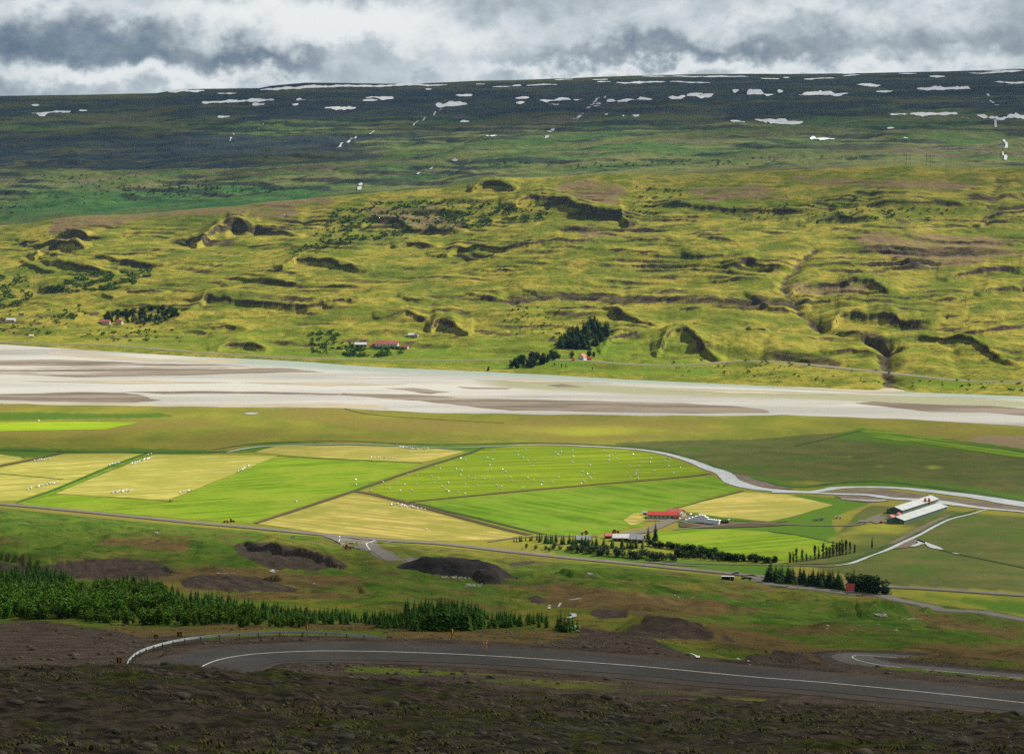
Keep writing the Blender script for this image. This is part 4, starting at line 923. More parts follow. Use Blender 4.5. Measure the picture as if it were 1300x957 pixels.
# ---- trees: crowns made of many small leaf faces round a tapering trunk
def conifer_crown(h, r, n, seed, base=0.06, droop=0.35, density=1.0, narrow=1.0):
    q = random.Random(seed); m = MB(); tiers = max(9, int(h * 1.9))
    for k in range(tiers):
        t = k / (tiers - 1.0); z = h * (base + (1 - base) * t) ; rr = r * narrow * (1 - t) ** 0.85 * q.uniform(0.75, 1.15) + 0.03 * r
        nb_ = max(4, int(n * density * (1 - 0.6 * t)))
        for j in range(nb_):
            a = 2 * math.pi * (j + q.random()) / nb_; L_ = rr * q.uniform(0.65, 1.15); wd = L_ * 0.42 + 0.05 * r; zz = z + q.uniform(-.5, .5) * h / tiers
            ca, sa = math.cos(a), math.sin(a); dz = -droop * L_
            for s in (0.45, 1.0):
                x, y = ca * L_ * s, sa * L_ * s; zl = zz + dz * s
                m.add([(x*0.25, y*0.25, zz + 0.14 * h / tiers * 2), (x*0.75 - sa*wd*.6, y*0.75 + ca*wd*.6, zl + q.uniform(-.1, .1)), (x, y, zl - 0.1 * L_), (x*0.75 + sa*wd*.6, y*0.75 - ca*wd*.6, zl + q.uniform(-.1, .1))], [(0, 1, 2, 3)])
    m.add([(-.05*r, 0, h*.97), (.05*r, 0, h*.97), (0, 0, h*1.05)], [(0, 1, 2)])
    return m
def broad_crown(h, r, n, seed, base=0.12, lumps=7, leaf=0.42, upright=1.0):
    q = random.Random(seed); m = MB(); cs = []
    for k in range(lumps):
        a = q.uniform(0, 6.28); d = q.uniform(0, 0.5) * r
        cs.append((d * math.cos(a), d * math.sin(a), h * q.uniform(base + 0.14, 0.80), q.uniform(0.4, 0.62) * r, q.uniform(0.16, 0.26) * h * upright))
    for i in range(n):
        cx, cy_, cz, cr_, ch = cs[i % lumps]
        while True:
            x, y, z = q.uniform(-1, 1), q.uniform(-1, 1), q.uniform(-1, 1); d = x*x + y*y + z*z
            if 0.15 < d < 1: break
        s = d ** -0.2; x, y, z = cx + x*cr_*s, cy_ + y*cr_*s, cz + z*ch*s
        L_ = leaf * q.uniform(0.6, 1.4); u = Vector((q.uniform(-1, 1), q.uniform(-1, 1), q.uniform(-.6, .6))).normalized() * L_
        w_ = u.cross(Vector((q.uniform(-1, 1), q.uniform(-1, 1), q.uniform(-1, 1)))).normalized() * L_ * .7
        c = Vector((x, y, max(z, 0.1)))
        m.add([c - u, c - w_, c + u, c + w_], [(0, 1, 2, 3)])
    return m
def trunk_mesh(h, r, q):
    m = MB(); m.tube((0, 0, -0.4), (0, 0, h * 0.5), r, r * 0.6, 6); m.tube((0, 0, h * 0.5), (0.02 * h, 0, h * 0.9), r * 0.6, r * 0.15, 5)
    for k in range(5):
        a = q.uniform(0, 6.28); z = h * q.uniform(0.2, 0.65); L_ = h * 0.16
        m.tube((0, 0, z), (L_ * math.cos(a), L_ * math.sin(a), z + L_ * 0.5), r * 0.3, r * 0.1, 4)
    return m
def tree_proto(name, crown, trunk_h, trunk_r, leafmat, seed):
    cm = crown.mesh('crown', MT[leafmat]); tm__ = trunk_mesh(trunk_h, trunk_r, random.Random(seed)).mesh('trunk', MT['bark'])
    return name, cm, tm__
SPR = [tree_proto('spruce_tree', conifer_crown(10, 2.3, 9, 10 + k), 10, 0.17, 'spruce', k) for k in range(4)]
DRK = [tree_proto('spruce_tree', conifer_crown(11, 2.9, 10, 20 + k, droop=0.25), 11, 0.2, 'darkleaf', k) for k in range(4)]
YNG = [tree_proto('young_larch', broad_crown(10, 2.5, 420, 30 + k, 0.0, 15, 0.48, 1.25), 10, 0.15, 'young', k) for k in range(4)]
POP = [tree_proto('poplar_tree', broad_crown(12, 1.25, 420, 40 + k, 0.0, 9, 0.36, 1.25), 12, 0.16, 'spruce', k) for k in range(4)]
WIL = [tree_proto('willow_shrub', broad_crown(5, 2.4, 300, 50 + k, 0.0, 7, 0.34, 1.2), 4, 0.12, 'willow', k) for k in range(4)]
BIR = [tree_proto('birch_tree', broad_crown(8, 3.3, 420, 60 + k, 0.0, 9, 0.5, 1.1), 7, 0.15, 'birch', k) for k in range(4)]
DKB = [tree_proto('dark_tree', broad_crown(9, 3.4, 460, 70 + k, 0.0, 9, 0.48, 1.15), 8, 0.2, 'darkleaf', k) for k in range(4)]
PAL = [tree_proto('pale_willow', broad_crown(7, 3.0, 360, 80 + k, 0.0, 8, 0.42, 1.1), 6, 0.15, 'pale', k) for k in range(3)]
def tree(kind, x, y, h, label, group=None, cat='tree', ref=10.0, wide=1.0, parts=True, z=None):
    name, cm, tm__ = kind[rnd.randrange(len(kind))]
    z = gz(x, y) if z is None else z; s = h / ref
    if parts:
        o = empty(name, (x, y, z), rnd.uniform(0, 6.28)); c = link(bpy.data.objects.new('crown', cm), o); t = link(bpy.data.objects.new('trunk', tm__), o)
    else:
        o = link(bpy.data.objects.new(name, cm)); o.location = (x, y, z); o.rotation_euler = (0, 0, rnd.uniform(0, 6.28))
    o.scale = (s * wide, s * wide, s)
    return tag(o, label, cat, group)

# plantation of young conifers below the bend
PLANT = [([(-30,733),(40,727),(92,735),(96,752),(60,760),(-30,760)], 'spruce', 5.5, 1.0), ([(118,745),(160,742),(205,746),(212,757),(150,760),(118,758)], 'spruce', 5.0, 1.0),
 ([(-30,752),(100,752),(210,755),(215,775),(150,782),(60,786),(-30,786)], 'young', 5.0, 1.0), ([(110,758),(210,755),(240,762),(300,770),(300,778),(200,776),(110,772)], 'spruce', 4.6, 1.0),
 ([(60,778),(200,775),(330,778),(330,790),(250,794),(130,792)], 'young', 3.4, 0.8), ([(300,768),(360,775),(430,781),(480,786),(480,794),(400,792),(300,784)], 'spruce', 3.2, .9),
 ([(330,782),(400,790),(380,797),(300,796)], 'young', 2.6, .5), ([(470,784),(515,788),(520,798),(480,797)], 'spruce', 3.2, .9), ([(515,780),(560,776),(600,776),(614,786),(612,800),(560,806),(520,800)], 'spruce', 4.6, 1.1),
 ([(610,782),(650,784),(690,788),(696,794),(640,797),(612,798)], 'spruce', 3.2, .8)]
cand = []
for poly, kd, hh, den in PLANT:
    us_ = [p_[0] for p_ in poly]; vs_ = [p_[1] for p_ in poly]
    nn = int(den * (max(us_) - min(us_)) * (max(vs_) - min(vs_)) / 9.0)
    for _ in range(nn):
        u_, v_ = rnd.uniform(min(us_), max(us_)), rnd.uniform(min(vs_), max(vs_))
        if inpoly(np.array([u_]), np.array([v_]), poly)[0]:
            x, y, z = hit(u_, v_, 440)
            if 440 < y < 1600: hq = .74 * hh * rnd.uniform(0.55, 1.3); cand.append((hq * F / y, x, y, z, hq, kd))
for u_, v_, hh in ((219,764,6.0),(712,803,4.6),(717,804,4.2),(722,804,4.4),(727,802,3.6),(708,800,3.6),(733,801,2.8),(694,797,2.6),(684,796,2.4),(660,795,3.0)):
    x, y, z = hit(u_, v_, 520); cand.append((99, x, y, z, hh, 'spruce'))
cand.sort(key=lambda c: -c[0])
LBL = {'spruce': 'young dark green spruce in the dense plantation beyond the bend of the upper road', 'young': 'young bright green larch in the plantation beyond the bend of the upper road'}
n_ind = {'spruce': 0, 'young': 0}; rest = []
for c in cand:
    kd = c[5]
    if n_ind[kd] < (150 if kd == 'spruce' else 140): n_ind[kd] += 1; tree(SPR if kd == 'spruce' else YNG, c[1], c[2], c[4], LBL[kd], 'conifers of the plantation below the bend', parts=False, z=c[3] - .1, wide=1.4)
    else: rest.append(c)
def merged(name, items, mat, label=None):
    """many copies of small crowns as one stuff mesh; items: (mesh, x, y, z, scale_xy, scale_z, rot)"""
    V_, Fc, base = [], [], 0
    for me, x, y, z, sxy, sz, a in items:
        n = len(me.vertices); co = np.empty(n * 3, np.float32); me.vertices.foreach_get('co', co); co = co.reshape(-1, 3)
        ca, sa = math.cos(a), math.sin(a)
        V_.append(np.c_[(co[:, 0] * ca - co[:, 1] * sa) * sxy + x, (co[:, 0] * sa + co[:, 1] * ca) * sxy + y, co[:, 2] * sz + z])
        lp = np.empty(len(me.loops), np.int32); me.loops.foreach_get('vertex_index', lp)
        tot = np.empty(len(me.polygons), np.int32); me.polygons.foreach_get('loop_total', tot); Fc.append((lp + base, tot)); base += n
    co = np.concatenate(V_).astype(np.float32); lp = np.concatenate([f[0] for f in Fc]).astype(np.int32); tot = np.concatenate([f[1] for f in Fc]).astype(np.int32)
    me = bpy.data.meshes.new(name); me.vertices.add(len(co)); me.vertices.foreach_set('co', co.ravel()); me.loops.add(len(lp)); me.loops.foreach_set('vertex_index', lp)
    me.polygons.add(len(tot)); me.polygons.foreach_set('loop_start', np.r_[0, np.cumsum(tot)[:-1]].astype(np.int32)); me.polygons.foreach_set('loop_total', tot); me.update(calc_edges=True)
    me.materials.append(mat); o = link(bpy.data.objects.new(name, me)); o['kind'] = 'stuff'
    return o
for kd, pr in (('spruce', SPR), ('young', YNG)):
    its = [(pr[rnd.randrange(4)][1], c[1], c[2], c[3] - .1, c[4] / 10 * 1.4, c[4] / 10, rnd.uniform(0, 6.28)) for c in rest if c[5] == kd]
    if its: merged('young_forest', its, MT['spruce' if kd == 'spruce' else 'young'])

# scrub on the hills across the river
BUSH = [broad_crown(2.4, 1.7, 26, 90 + k, 0.0, 3, 0.55, 1.3).mesh('bush', MT['birch']) for k in range(4)]
def scatter_bush(poly, n, size, its):
    us_ = [p_[0] for p_ in poly]; vs_ = [p_[1] for p_ in poly]; k = 0; t = 0
    while k < n and t < n * 4:
        t += 1; u_, v_ = rnd.uniform(min(us_), max(us_)), rnd.uniform(min(vs_), max(vs_))
        if not inpoly(np.array([u_]), np.array([v_]), poly)[0]: continue
        if float(perlin(np.array([u_ / 16.0]), np.array([v_ / 5.0]), 77)[0]) < -0.08 + 0.25 * rnd.random(): continue
        x, y, z = hit(u_, v_, 3600); s = .78 * size * rnd.uniform(0.5, 1.5); its.append((BUSH[rnd.randrange(4)], x, y, z - .3, s * 1.3, s, rnd.uniform(0, 6.28))); k += 1
its = []
for poly, n, s in [([(465,258),(590,254),(700,262),(690,280),(590,292),(480,288)], 650, 2.2), ([(425,268),(470,258),(480,285),(433,306),(400,300)], 230, 2.2), ([(362,326),(400,305),(520,292),(560,296),(433,312),(385,330)], 420, 2.0), ([(95,350),(190,342),(202,350),(150,368),(60,374)], 420, 2.2),
    ([(-40,345),(30,350),(45,372),(25,395),(-40,398)], 330, 2.2), ([(60,395),(100,385),(110,400),(70,412)], 60, 1.8), ([(392,425),(430,418),(448,432),(448,452),(395,450)], 110, 2.0), ([(440,442),(512,442),(518,452),(440,453.5)], 260, 2.0), ([(930,262),(1090,258),(1200,264),(1220,276),(1050,286),(930,280)], 200, 1.6),
    ([(1080,250),(1110,255),(1125,275),(1100,275)], 60, 1.8), ([(640,380),(720,395),(715,430),(640,425)], 60, 1.5), ([(0,395),(120,400),(60,430),(0,425)], 60, 1.8), ([(850,452),(1130,465),(1130,488),(860,478)], 110, 1.2), ([(810,232),(866,240),(866,262),(790,282)], 60, 1.8), ([(100,415),(230,418),(230,436),(100,432)], 70, 1.6),
    ([(1143,480),(1300,486),(1300,500),(1160,492)], 50, 1.2)]:
    scatter_bush(poly, n, s, its)
merged('hill_scrub', its, MT['scrubleaf'])
its = []
for poly, n, s in [([(-40,225),(120,222),(300,228),(420,236),(300,252),(100,262),(-40,278)], 420, 2.4), ([(100,238),(260,236),(330,240),(240,250)], 160, 2.6), ([(560,210),(900,200),(1130,200),(1000,208),(700,218)], 200, 2.2)]:
    us_ = [p_[0] for p_ in poly]; vs_ = [p_[1] for p_ in poly]
    for _ in range(n * 2):
        u_, v_ = rnd.uniform(min(us_), max(us_)), rnd.uniform(min(vs_), max(vs_))
        if inpoly(np.array([u_]), np.array([v_]), poly)[0] and float(perlin(np.array([u_ / 30.0]), np.array([v_ / 3.5]), 78)[0]) > 0.0:
            x, y, z = hit(u_, v_, 7200); s_ = .8 * s * rnd.uniform(.5, 1.4); its.append((BUSH[rnd.randrange(4)], x, y, z - .5, s_ * 1.5, s_, rnd.random() * 6))
merged('mountain_birch_scrub', its, MT['scrubleaf'])

# ---- groves across the river
def grove(poly, n, kind, h, label, group, ref=10.0, wide=1.0, rmin=3600, cat='tree'):
    us_ = [p_[0] for p_ in poly]; vs_ = [p_[1] for p_ in poly]; k = 0; t_2 = 0
    while k < n and t_2 < n * 40:
        t_2 += 1; u_, v_ = rnd.uniform(min(us_), max(us_)), rnd.uniform(min(vs_), max(vs_))
        if inpoly(np.array([u_]), np.array([v_]), poly)[0]:
            x, y, z = hit(u_, v_, rmin); tree(kind, x, y, h * rnd.uniform(.75, 1.2), label, group, cat, ref, wide); k += 1
grove([(708,440),(716,428),(736,420),(748,412),(770,411),(774,424),(766,438),(745,444),(716,445)], 84, DRK, 14, 'tall dark spruce in the grove on the slope above the small white house', 'spruces of the grove above the white house', 11, 2.0)
grove([(648,466),(660,458),(690,455),(705,452),(716,455),(700,462),(680,466),(655,470)], 40, DKB, 10, 'dark bushy tree in the clump between far road and river bank', 'dark trees below the far road', 9, 1.5)
grove([(130,402),(160,396),(200,392),(226,396),(228,404),(190,410),(150,410),(132,408)], 70, DKB, 9, 'dark broadleaved tree in the grove behind the pink roofed cottages', 'dark trees of the cottage grove', 9, 1.7)
grove([(168,408),(200,404),(212,408),(200,413),(175,413)], 14, PAL, 8, 'pale grey green willow in front of the dark cottage grove', 'pale willows of the cottage grove', 7, 1.5)
for u_, v_, h_, lb in ((726,455,11,'round dark tree left of the small white house by the far road'),(748,453,14,'broad tree behind the small white house by the far road'),(754,454,9,'low tree right of the small white house by the far road'),(620,471,7,'lone dark shrub by the river left of the tree clump')):
    x, y, z = hit(u_, v_, 3600); tree(DKB, x, y, h_, lb, None, 'tree', 9, 1.1)
for k, (u_, v_) in enumerate(((704,464),(713,466),(718.5,466.5),(752,469.5))):
    x, y, z = hit(u_, v_, 3600); tree(DKB, x, y, 4.5, 'single dark bush on the green bank below the far road', 'single bushes on the far bank', 'bush', 9, 0.8)

# ---- valley trees
def row(pts, n, kind, h, label, group, ref=10.0, wide=1.0, jit=2.0, cat='tree', vh=0.15, parts=True):
    P_ = resample(np.c_[px_ground(pts), np.zeros(len(pts))], n)
    for k in range(n):
        x, y = P_[k, 0] + rnd.uniform(-jit, jit), P_[k, 1] + rnd.uniform(-jit, jit) * 2
        tree(kind, x, y, h * rnd.uniform(1 - vh * 1.6, 1 + vh), label, group, cat, ref, wide, parts, z=max(gz(x, y), 0))
gA = 'trees of the shelterbelt before the farmhouses'
row([(652,688),(684,686),(700,686)], 16, SPR, 5.0, 'small spruce in the thin left end of the farm shelterbelt', gA, 10, .9, 1.5)
row([(686,688),(710,690),(740,693),(770,695),(800,696),(812,696)], 34, SPR, 8.0, 'dark spruce in the rear row of the farm shelterbelt', gA, 10, 1.45, 3.0)
row([(728,700),(760,704),(800,707),(845,711),(858,712)], 30, WIL, 6.2, 'grey green willow in the front row of the farm shelterbelt', gA, 5, 1.45, 3.0)
row([(705,697),(722,699),(765,699),(790,700)], 12, WIL, 4.5, 'grey green willow in the middle of the farm shelterbelt', gA, 5, 1.45, 3.0)
for u_, v_ in ((668,696),(680,697),(692,698),(697,700),(702,698)):
    q = px_ground([(u_, v_)])[0]; tree(WIL, q[0], q[1], 4.0, 'lone small willow in the dry grass left of the shelterbelt', 'lone willows in the dry grass', 'shrub', 5, 1.0, z=0)
for (u_, v_), lb in zip(((823,687),(832,686)), ('left one of the two tall spruces beside the white roofed house','right and taller one of the two tall spruces beside the white roofed house')):
    q = px_ground([(u_, v_)])[0]; tree(DRK, q[0], q[1], 12.5 if u_ < 825 else 15, lb, None, 'tree', 11, 1.0, z=0)
row([(826,693),(850,696),(880,700),(905,703)], 24, DKB, 5.0, 'low dark tree in the hedge row right of the two tall spruces', 'hedge row right of the two spruces', 9, 1.9, 1.5)
row([(864,706),(880,707),(900,708),(930,711),(985,714)], 34, DKB, 5.6, 'dark tree in the hedge along the lower edge of the bright meadow', 'hedge along the lower edge of the bright meadow', 9, 1.9, 2.0)
row([(868,708),(900,711),(920,712)], 8, WIL, 4.8, 'grey green willow before the hedge of the bright meadow', 'willows before the meadow hedge', 5, 1.2, 2.0)
row([(858,705),(862,706)], 3, BIR, 6, 'fresh green birch at the left end of the meadow hedge', 'birches at the hedge end', 8, .8, 2)
for k, (u_, v_, h_) in enumerate(((1003,714,11),(1007,714,9),(1011,713,11),(1018,711,10),(1024,711,7.5),(1029,710,4),(1034.5,710.5,12),(1039.5,709,9.5),(1045,708.5,12),(1049.5,708,10.5),(1053,707.5,10),(1057.5,706,12.5),(1062,705,10),(1065.5,705,13),(1069.5,704,12),(1074,703.5,12),(1079,702.5,9.5),(1085,701.5,9),(1107,696,8.5))):
    q = px_ground([(u_, v_)])[0]
    if k == 18: lb, gp = 'lone slim poplar between the poplar row and the grey barns', None
    elif k < 3: lb, gp = 'slim poplar in the left cluster of three of the broken poplar row', 'left poplar cluster'
    else: lb, gp = 'slim upright poplar in the row right of the hedge, below the meadow corner', 'poplar row below the meadow corner'
    tree(POP, q[0], q[1], h_, lb, gp, 'tree', 12, 1.2, z=0)
row([(972,741),(990,743.5),(1020,746),(1050,749),(1071,751)], 34, DRK, 12, 'dark spruce in the dense belt between the two roads', 'dark spruce belt between the roads', 11, 1.45, 3.0, vh=.18)
row([(975,736),(1010,740),(1068,747)], 20, DRK, 11, 'dark spruce in the rear of the belt between the two roads', 'dark spruce belt between the roads', 11, 1.45, 3.0, vh=.18)
row([(1086,752),(1098,754),(1112,756),(1117,756.5)], 9, DKB, 12, 'round dark tree right of the red roofed cottage', 'round trees right of the red cottage', 9, 1.4, 3)
for k, (u_, v_) in enumerate(((1080,748),(1084,748))):
    q = px_ground([(u_, v_)])[0]; tree(DRK, q[0], q[1], 15 if k else 12, ('shorter' if not k else 'taller') + ' dark spruce just behind the red roofed cottage', None, 'tree', 11, 1.0, z=0)

# ---- bales
bm_ = MB(); n_ = 14; rB_ = 0.72; hw_ = 0.66
ring = [(-hw_, rB_ * .9), (-hw_ + .1, rB_), (hw_ - .1, rB_), (hw_, rB_ * .9)]
vs = []
for x_, r_q in ring:
    for k in range(n_): a = 2 * math.pi * k / n_; vs.append((x_, r_q * math.cos(a), rB_ + r_q * math.sin(a)))
bm_.add(vs, [(i * n_ + k, i * n_ + (k + 1) % n_, (i + 1) * n_ + (k + 1) % n_, (i + 1) * n_ + k) for i in range(3) for k in range(n_)] + [tuple(range(n_ - 1, -1, -1)), tuple(range(3 * n_, 4 * n_))])
BALE = bm_.mesh('hay_bale', MT['film'], False)
def bale(x, y, label, group, z=0.32, rz=None):
    o = link(bpy.data.objects.new('hay_bale', BALE)); o.location = (x, y, z); o.rotation_euler = (0, 0, rnd.uniform(0, 3.14) if rz is None else rz)
    return tag(o, label, 'hay bale', group)
c6 = [(65,357),(148,294),(197,344),(248,296),(272,357),(303,313),(325,240),(357,355),(390,312),(395,248),(497,254),(545,265),(516,299),(525,181),(556,198),(572,326),(604,350),(617,362),(616,299),(672,200),(712,211),(703,244),(760,257),(690,368),(736,378),(737,311),(807,271),(824,316),(876,273),(940,278),(965,320),(992,341),(1000,328),(914,174),(922,203),(935,134),(898,120),(948,72),(1005,205),(1030,222),(1062,259),(1071,286),(1108,80),(1117,101),(1149,117),(1172,62),(1186,141),(1224,181),(1240,146),(1185,265),(1229,282),(1284,315),(1295,291),(1154,340),(705,125),(742,140)]
c7 = [(139,82),(183,76),(160,97),(174,105),(266,72),(268,111),(266,153),(164,259),(121,297),(337,221),(329,255),(371,238),(415,234),(392,263),(400,276),(349,291),(324,306),(391,173),(492,72),(571,94),(543,101),(526,110),(580,125),(526,139),(515,161),(698,96),(670,175),(755,156),(740,180),(727,216),(720,232),(713,245),(734,268),(678,262),(825,127),(820,153),(853,216),(925,139),(962,128),(955,181),(1035,191),(988,231)]
for a, b in c6: q = px_ground([(460 + a / 5.652, 560 + b / 5.652 + .6)])[0]; bale(q[0], q[1], 'white wrapped round bale lying alone in the big bale meadow inside the creek bend', 'bales scattered over the big meadow', z=.18)
for a, b in c7: q = px_ground([(680 + a / 5.652, 560 + b / 5.652 + .6)])[0]; bale(q[0], q[1], 'white wrapped round bale lying alone in the big bale meadow inside the creek bend', 'bales scattered over the big meadow', z=.18)
def cluster(p0, p1, n, spread, label, group):
    a, b = px_ground([p0, p1])
    for k in range(n):
        t = (k + rnd.uniform(-.3, .3)) / max(n - 1, 1); x, y = a + (b - a) * t
        bale(x + rnd.uniform(-spread, spread) * .6, y + rnd.uniform(-spread, spread) * 3.0, label, group)
gD = 'white wrapped bale in the group '
cluster((44.5,585.5),(61,583.5), 9, 2.2, gD + 'upper left in the leftmost hay field', 'bales upper left in the leftmost hay field')
cluster((138,590.5),(152,588), 9, 2.0, gD + 'just left of the upper green strip end', 'bales left of the strip')
cluster((166,590),(191,582), 18, 2.6, gD + 'at the top left of the large middle hay field', 'bales top left in the middle hay field')
cluster((38,620.5),(73,613), 18, 2.4, gD + 'at the lower right of the leftmost hay field', 'bales lower right in the leftmost hay field')
cluster((142,626.5),(167,622.5), 18, 2.4, gD + 'along the lower edge of the large middle hay field', 'bales at the lower edge of the middle hay field')
cluster((229,626),(243,623.5), 6, .8, gD + 'by the slanting edge below the middle hay field', 'bales by the slanting edge')
cluster((303,599),(318,591.5), 10, 1.2, gD + 'by the upper slanting edge of the middle hay field', 'bales by the upper slanting edge')
cluster((187,578.5),(192,577.2), 2, 1, gD + 'of two at the top end of the green strip', 'two bales atop the strip')
cluster((497,640.5),(538,647), 22, 2.2, gD + 'along the dark ditch in the triangular hay field', 'bales in the triangular hay field')
cluster((508,568.5),(530,570.5), 14, 1.0, gD + 'at the far edge of the upper hay strip', 'bales far edge of the upper strip')
cluster((538,570.5),(543,570.5), 3, .8, gD + 'of three right of the far row', 'three bales of the upper strip')
cluster((471,581.5),(502,582.5), 9, 1.0, gD + 'at the near edge of the upper hay strip', 'bales near edge of the upper strip')
for (u_, v_), lb in zip(((49,535.2),(125,534.8),(376,637.5),(451.5,610),(452,616.3),(446,574.5),(541.5,673)), ('left one of two white bales in the lime green meadow','right one of two white bales in the lime green meadow','single white bale in the green field left of the triangle','upper of two white bales near the ditch corner','lower of two white bales near the ditch corner','lone white bale in the left of the upper hay strip','lone white bale in the triangular hay field')):
    q = px_ground([(u_, v_)])[0]; bale(q[0], q[1], lb, None)

# ---- buildings
def building(name, label, cat, u, v, length, width, wall, rise, ang, wallm, roofm, windows=(), door=None, group=None, z=None, eave=0.5, parent_only=False, gabled=True):
    """gabled house; long axis along local x; windows: (side, along, sill, w, h) side 'S' = long near wall, 'E' = right gable, 'W' = left gable"""
    x, y, zz = hit(u, v, 1500) if z is None else (*px_ground([(u, v)])[0], z)
    o = empty(name, (x, y, zz), R(ang)); tag(o, label, cat, group); hx, hy = length / 2, width / 2
    b = MB(); b.prism([(-hy, -1.5), (hy, -1.5), (hy, wall), (0, wall + rise), (-hy, wall)], -hx, hx, 'x'); b.build('wall', MT[wallm], o)
    r_ = MB(); t = 0.22; k = rise / hy
    for s in (-1, 1):
        r_.prism([(0, wall + rise + .05), (s * (hy + eave), wall - eave * k + .05), (s * (hy + eave), wall - eave * k + .05 + t), (0, wall + rise + .05 + t)][::s], -hx - eave, hx + eave, 'x')
    ro = r_.build('roof', MT[roofm], o)
    for side, al, sill, ww, wh in windows:
        f = MB(); p = MB()
        if side == 'S': f.box(al - ww/2 - .1, al + ww/2 + .1, -hy - .06, -hy + .02, sill - .1, sill + wh + .1); p.box(al - ww/2, al + ww/2, -hy - .09, -hy - .05, sill, sill + wh)
        else:
            s = 1 if side == 'E' else -1
            f.box(*sorted((s * (hx - .02), s * (hx + .06))), al - ww/2 - .1, al + ww/2 + .1, sill - .1, sill + wh + .1); p.box(*sorted((s * (hx + .05), s * (hx + .09))), al - ww/2, al + ww/2, sill, sill + wh)
        fo_ = f.build('window', MT['white'], o); p.build('pane', MT['glass'], fo_)
    if door:
        side, al, dw, dh, dm = door; d = MB()
        if side == 'S': d.box(al - dw/2, al + dw/2, -hy - .08, -hy + .02, 0, dh)
        else:
            s = 1 if side == 'E' else -1; d.box(*sorted((s * (hx - .02), s * (hx + .08))), al - dw/2, al + dw/2, 0, dh)
        d.build('door', MT[dm], o)
    return o
# red roofed farm buildings
o = building('cowshed', 'long cream walled cowshed with red roof at the corner of the green field', 'barn', 841, 657.3, 24, 10, 3.0, 2.4, -11, 'cream', 'redroof', [('S', a, 1.2, 1.5, 1.0) for a in (-9, -5.5, -2, 1.5, 5)], ('E', 0, 2.6, 2.6, 'brownwall'), z=0)
for a in (8, 10): m = MB(); m.box(a, a + 1.4, -5.2, -4.98, 0.9, 2.0); m.build('window', MT['glass'], o)
building('farm_wing', 'short wing with faded pinkish red roof behind the red roofed cowshed', 'barn', 859, 654.3, 12, 10, 3.2, 2.4, -35, 'cream', 'pinkroof', [('E', -2, 1.3, 1.2, 1.2), ('E', 2, 1.3, 1.2, 1.2), ('S', 2, 1.3, 1.4, 1.2)], z=0)
building('farm_porch', 'little red roofed porch shed at the right end of the cowshed', 'shed', 860.5, 659, 4.5, 4, 2.4, 1.3, -30, 'cream', 'redroof', (), ('S', 0, 1.4, 1.9, 'brownwall'), z=0)
building('garden_shed', 'tiny cream shed at the left end of the red roofed cowshed', 'shed', 819.5, 653.5, 4, 4, 2.2, 1.0, -11, 'cream', 'grayroof', (), ('S', 0, 1.2, 1.8, 'brownwall'), z=0)
# houses behind the shelterbelt
building('farmhouse', 'dark red walled farmhouse with bright white roof left of the two tall spruces', 'house', 809, 688, 11, 8, 3.0, 3.4, -22, 'redwall', 'white', [('E', -1.6, 1.0, 1.0, 1.2), ('E', 1.6, 1.0, 1.0, 1.2), ('S', -3, 1, 1.2, 1.2), ('S', 2, 1, 1.2, 1.2)], ('S', 0, 1.0, 2.0, 'brownwall'), z=0)
building('farmhouse', 'low white roofed house half hidden behind the middle of the shelterbelt', 'house', 789, 686, 13, 8, 2.6, 2.6, -8, 'redwall', 'white', [('S', -3, 1, 1.2, 1.2), ('S', 2, 1, 1.2, 1.2)], z=0)
building('farmhouse', 'small dark walled house with white roof behind the left of the shelterbelt', 'house', 741, 688, 11, 8, 2.6, 2.8, -8, 'redwall', 'grayroof', [('S', -3, 1, 1.2, 1.2), ('S', 2, 1, 1.2, 1.2)], z=0)
building('shed', 'small rust red shed behind the shelterbelt near the farm track', 'shed', 772, 683, 5, 4, 2.2, 1.4, 10, 'redwall', 'pinkroof', (), ('S', 0, 1.2, 1.8, 'brownwall'), z=0)
building('cottage', 'small cottage with steep red roof in the gap of the dark spruce belt', 'house', 1080, 754, 5, 5.5, 1.6, 3.6, -20, 'white', 'redroof', [('W', 0, 1.6, 1.0, 1.0)], ('W', -1.5, .9, 1.5, 'brownwall'), z=gz(*px_ground([(1080, 754)])[0]))
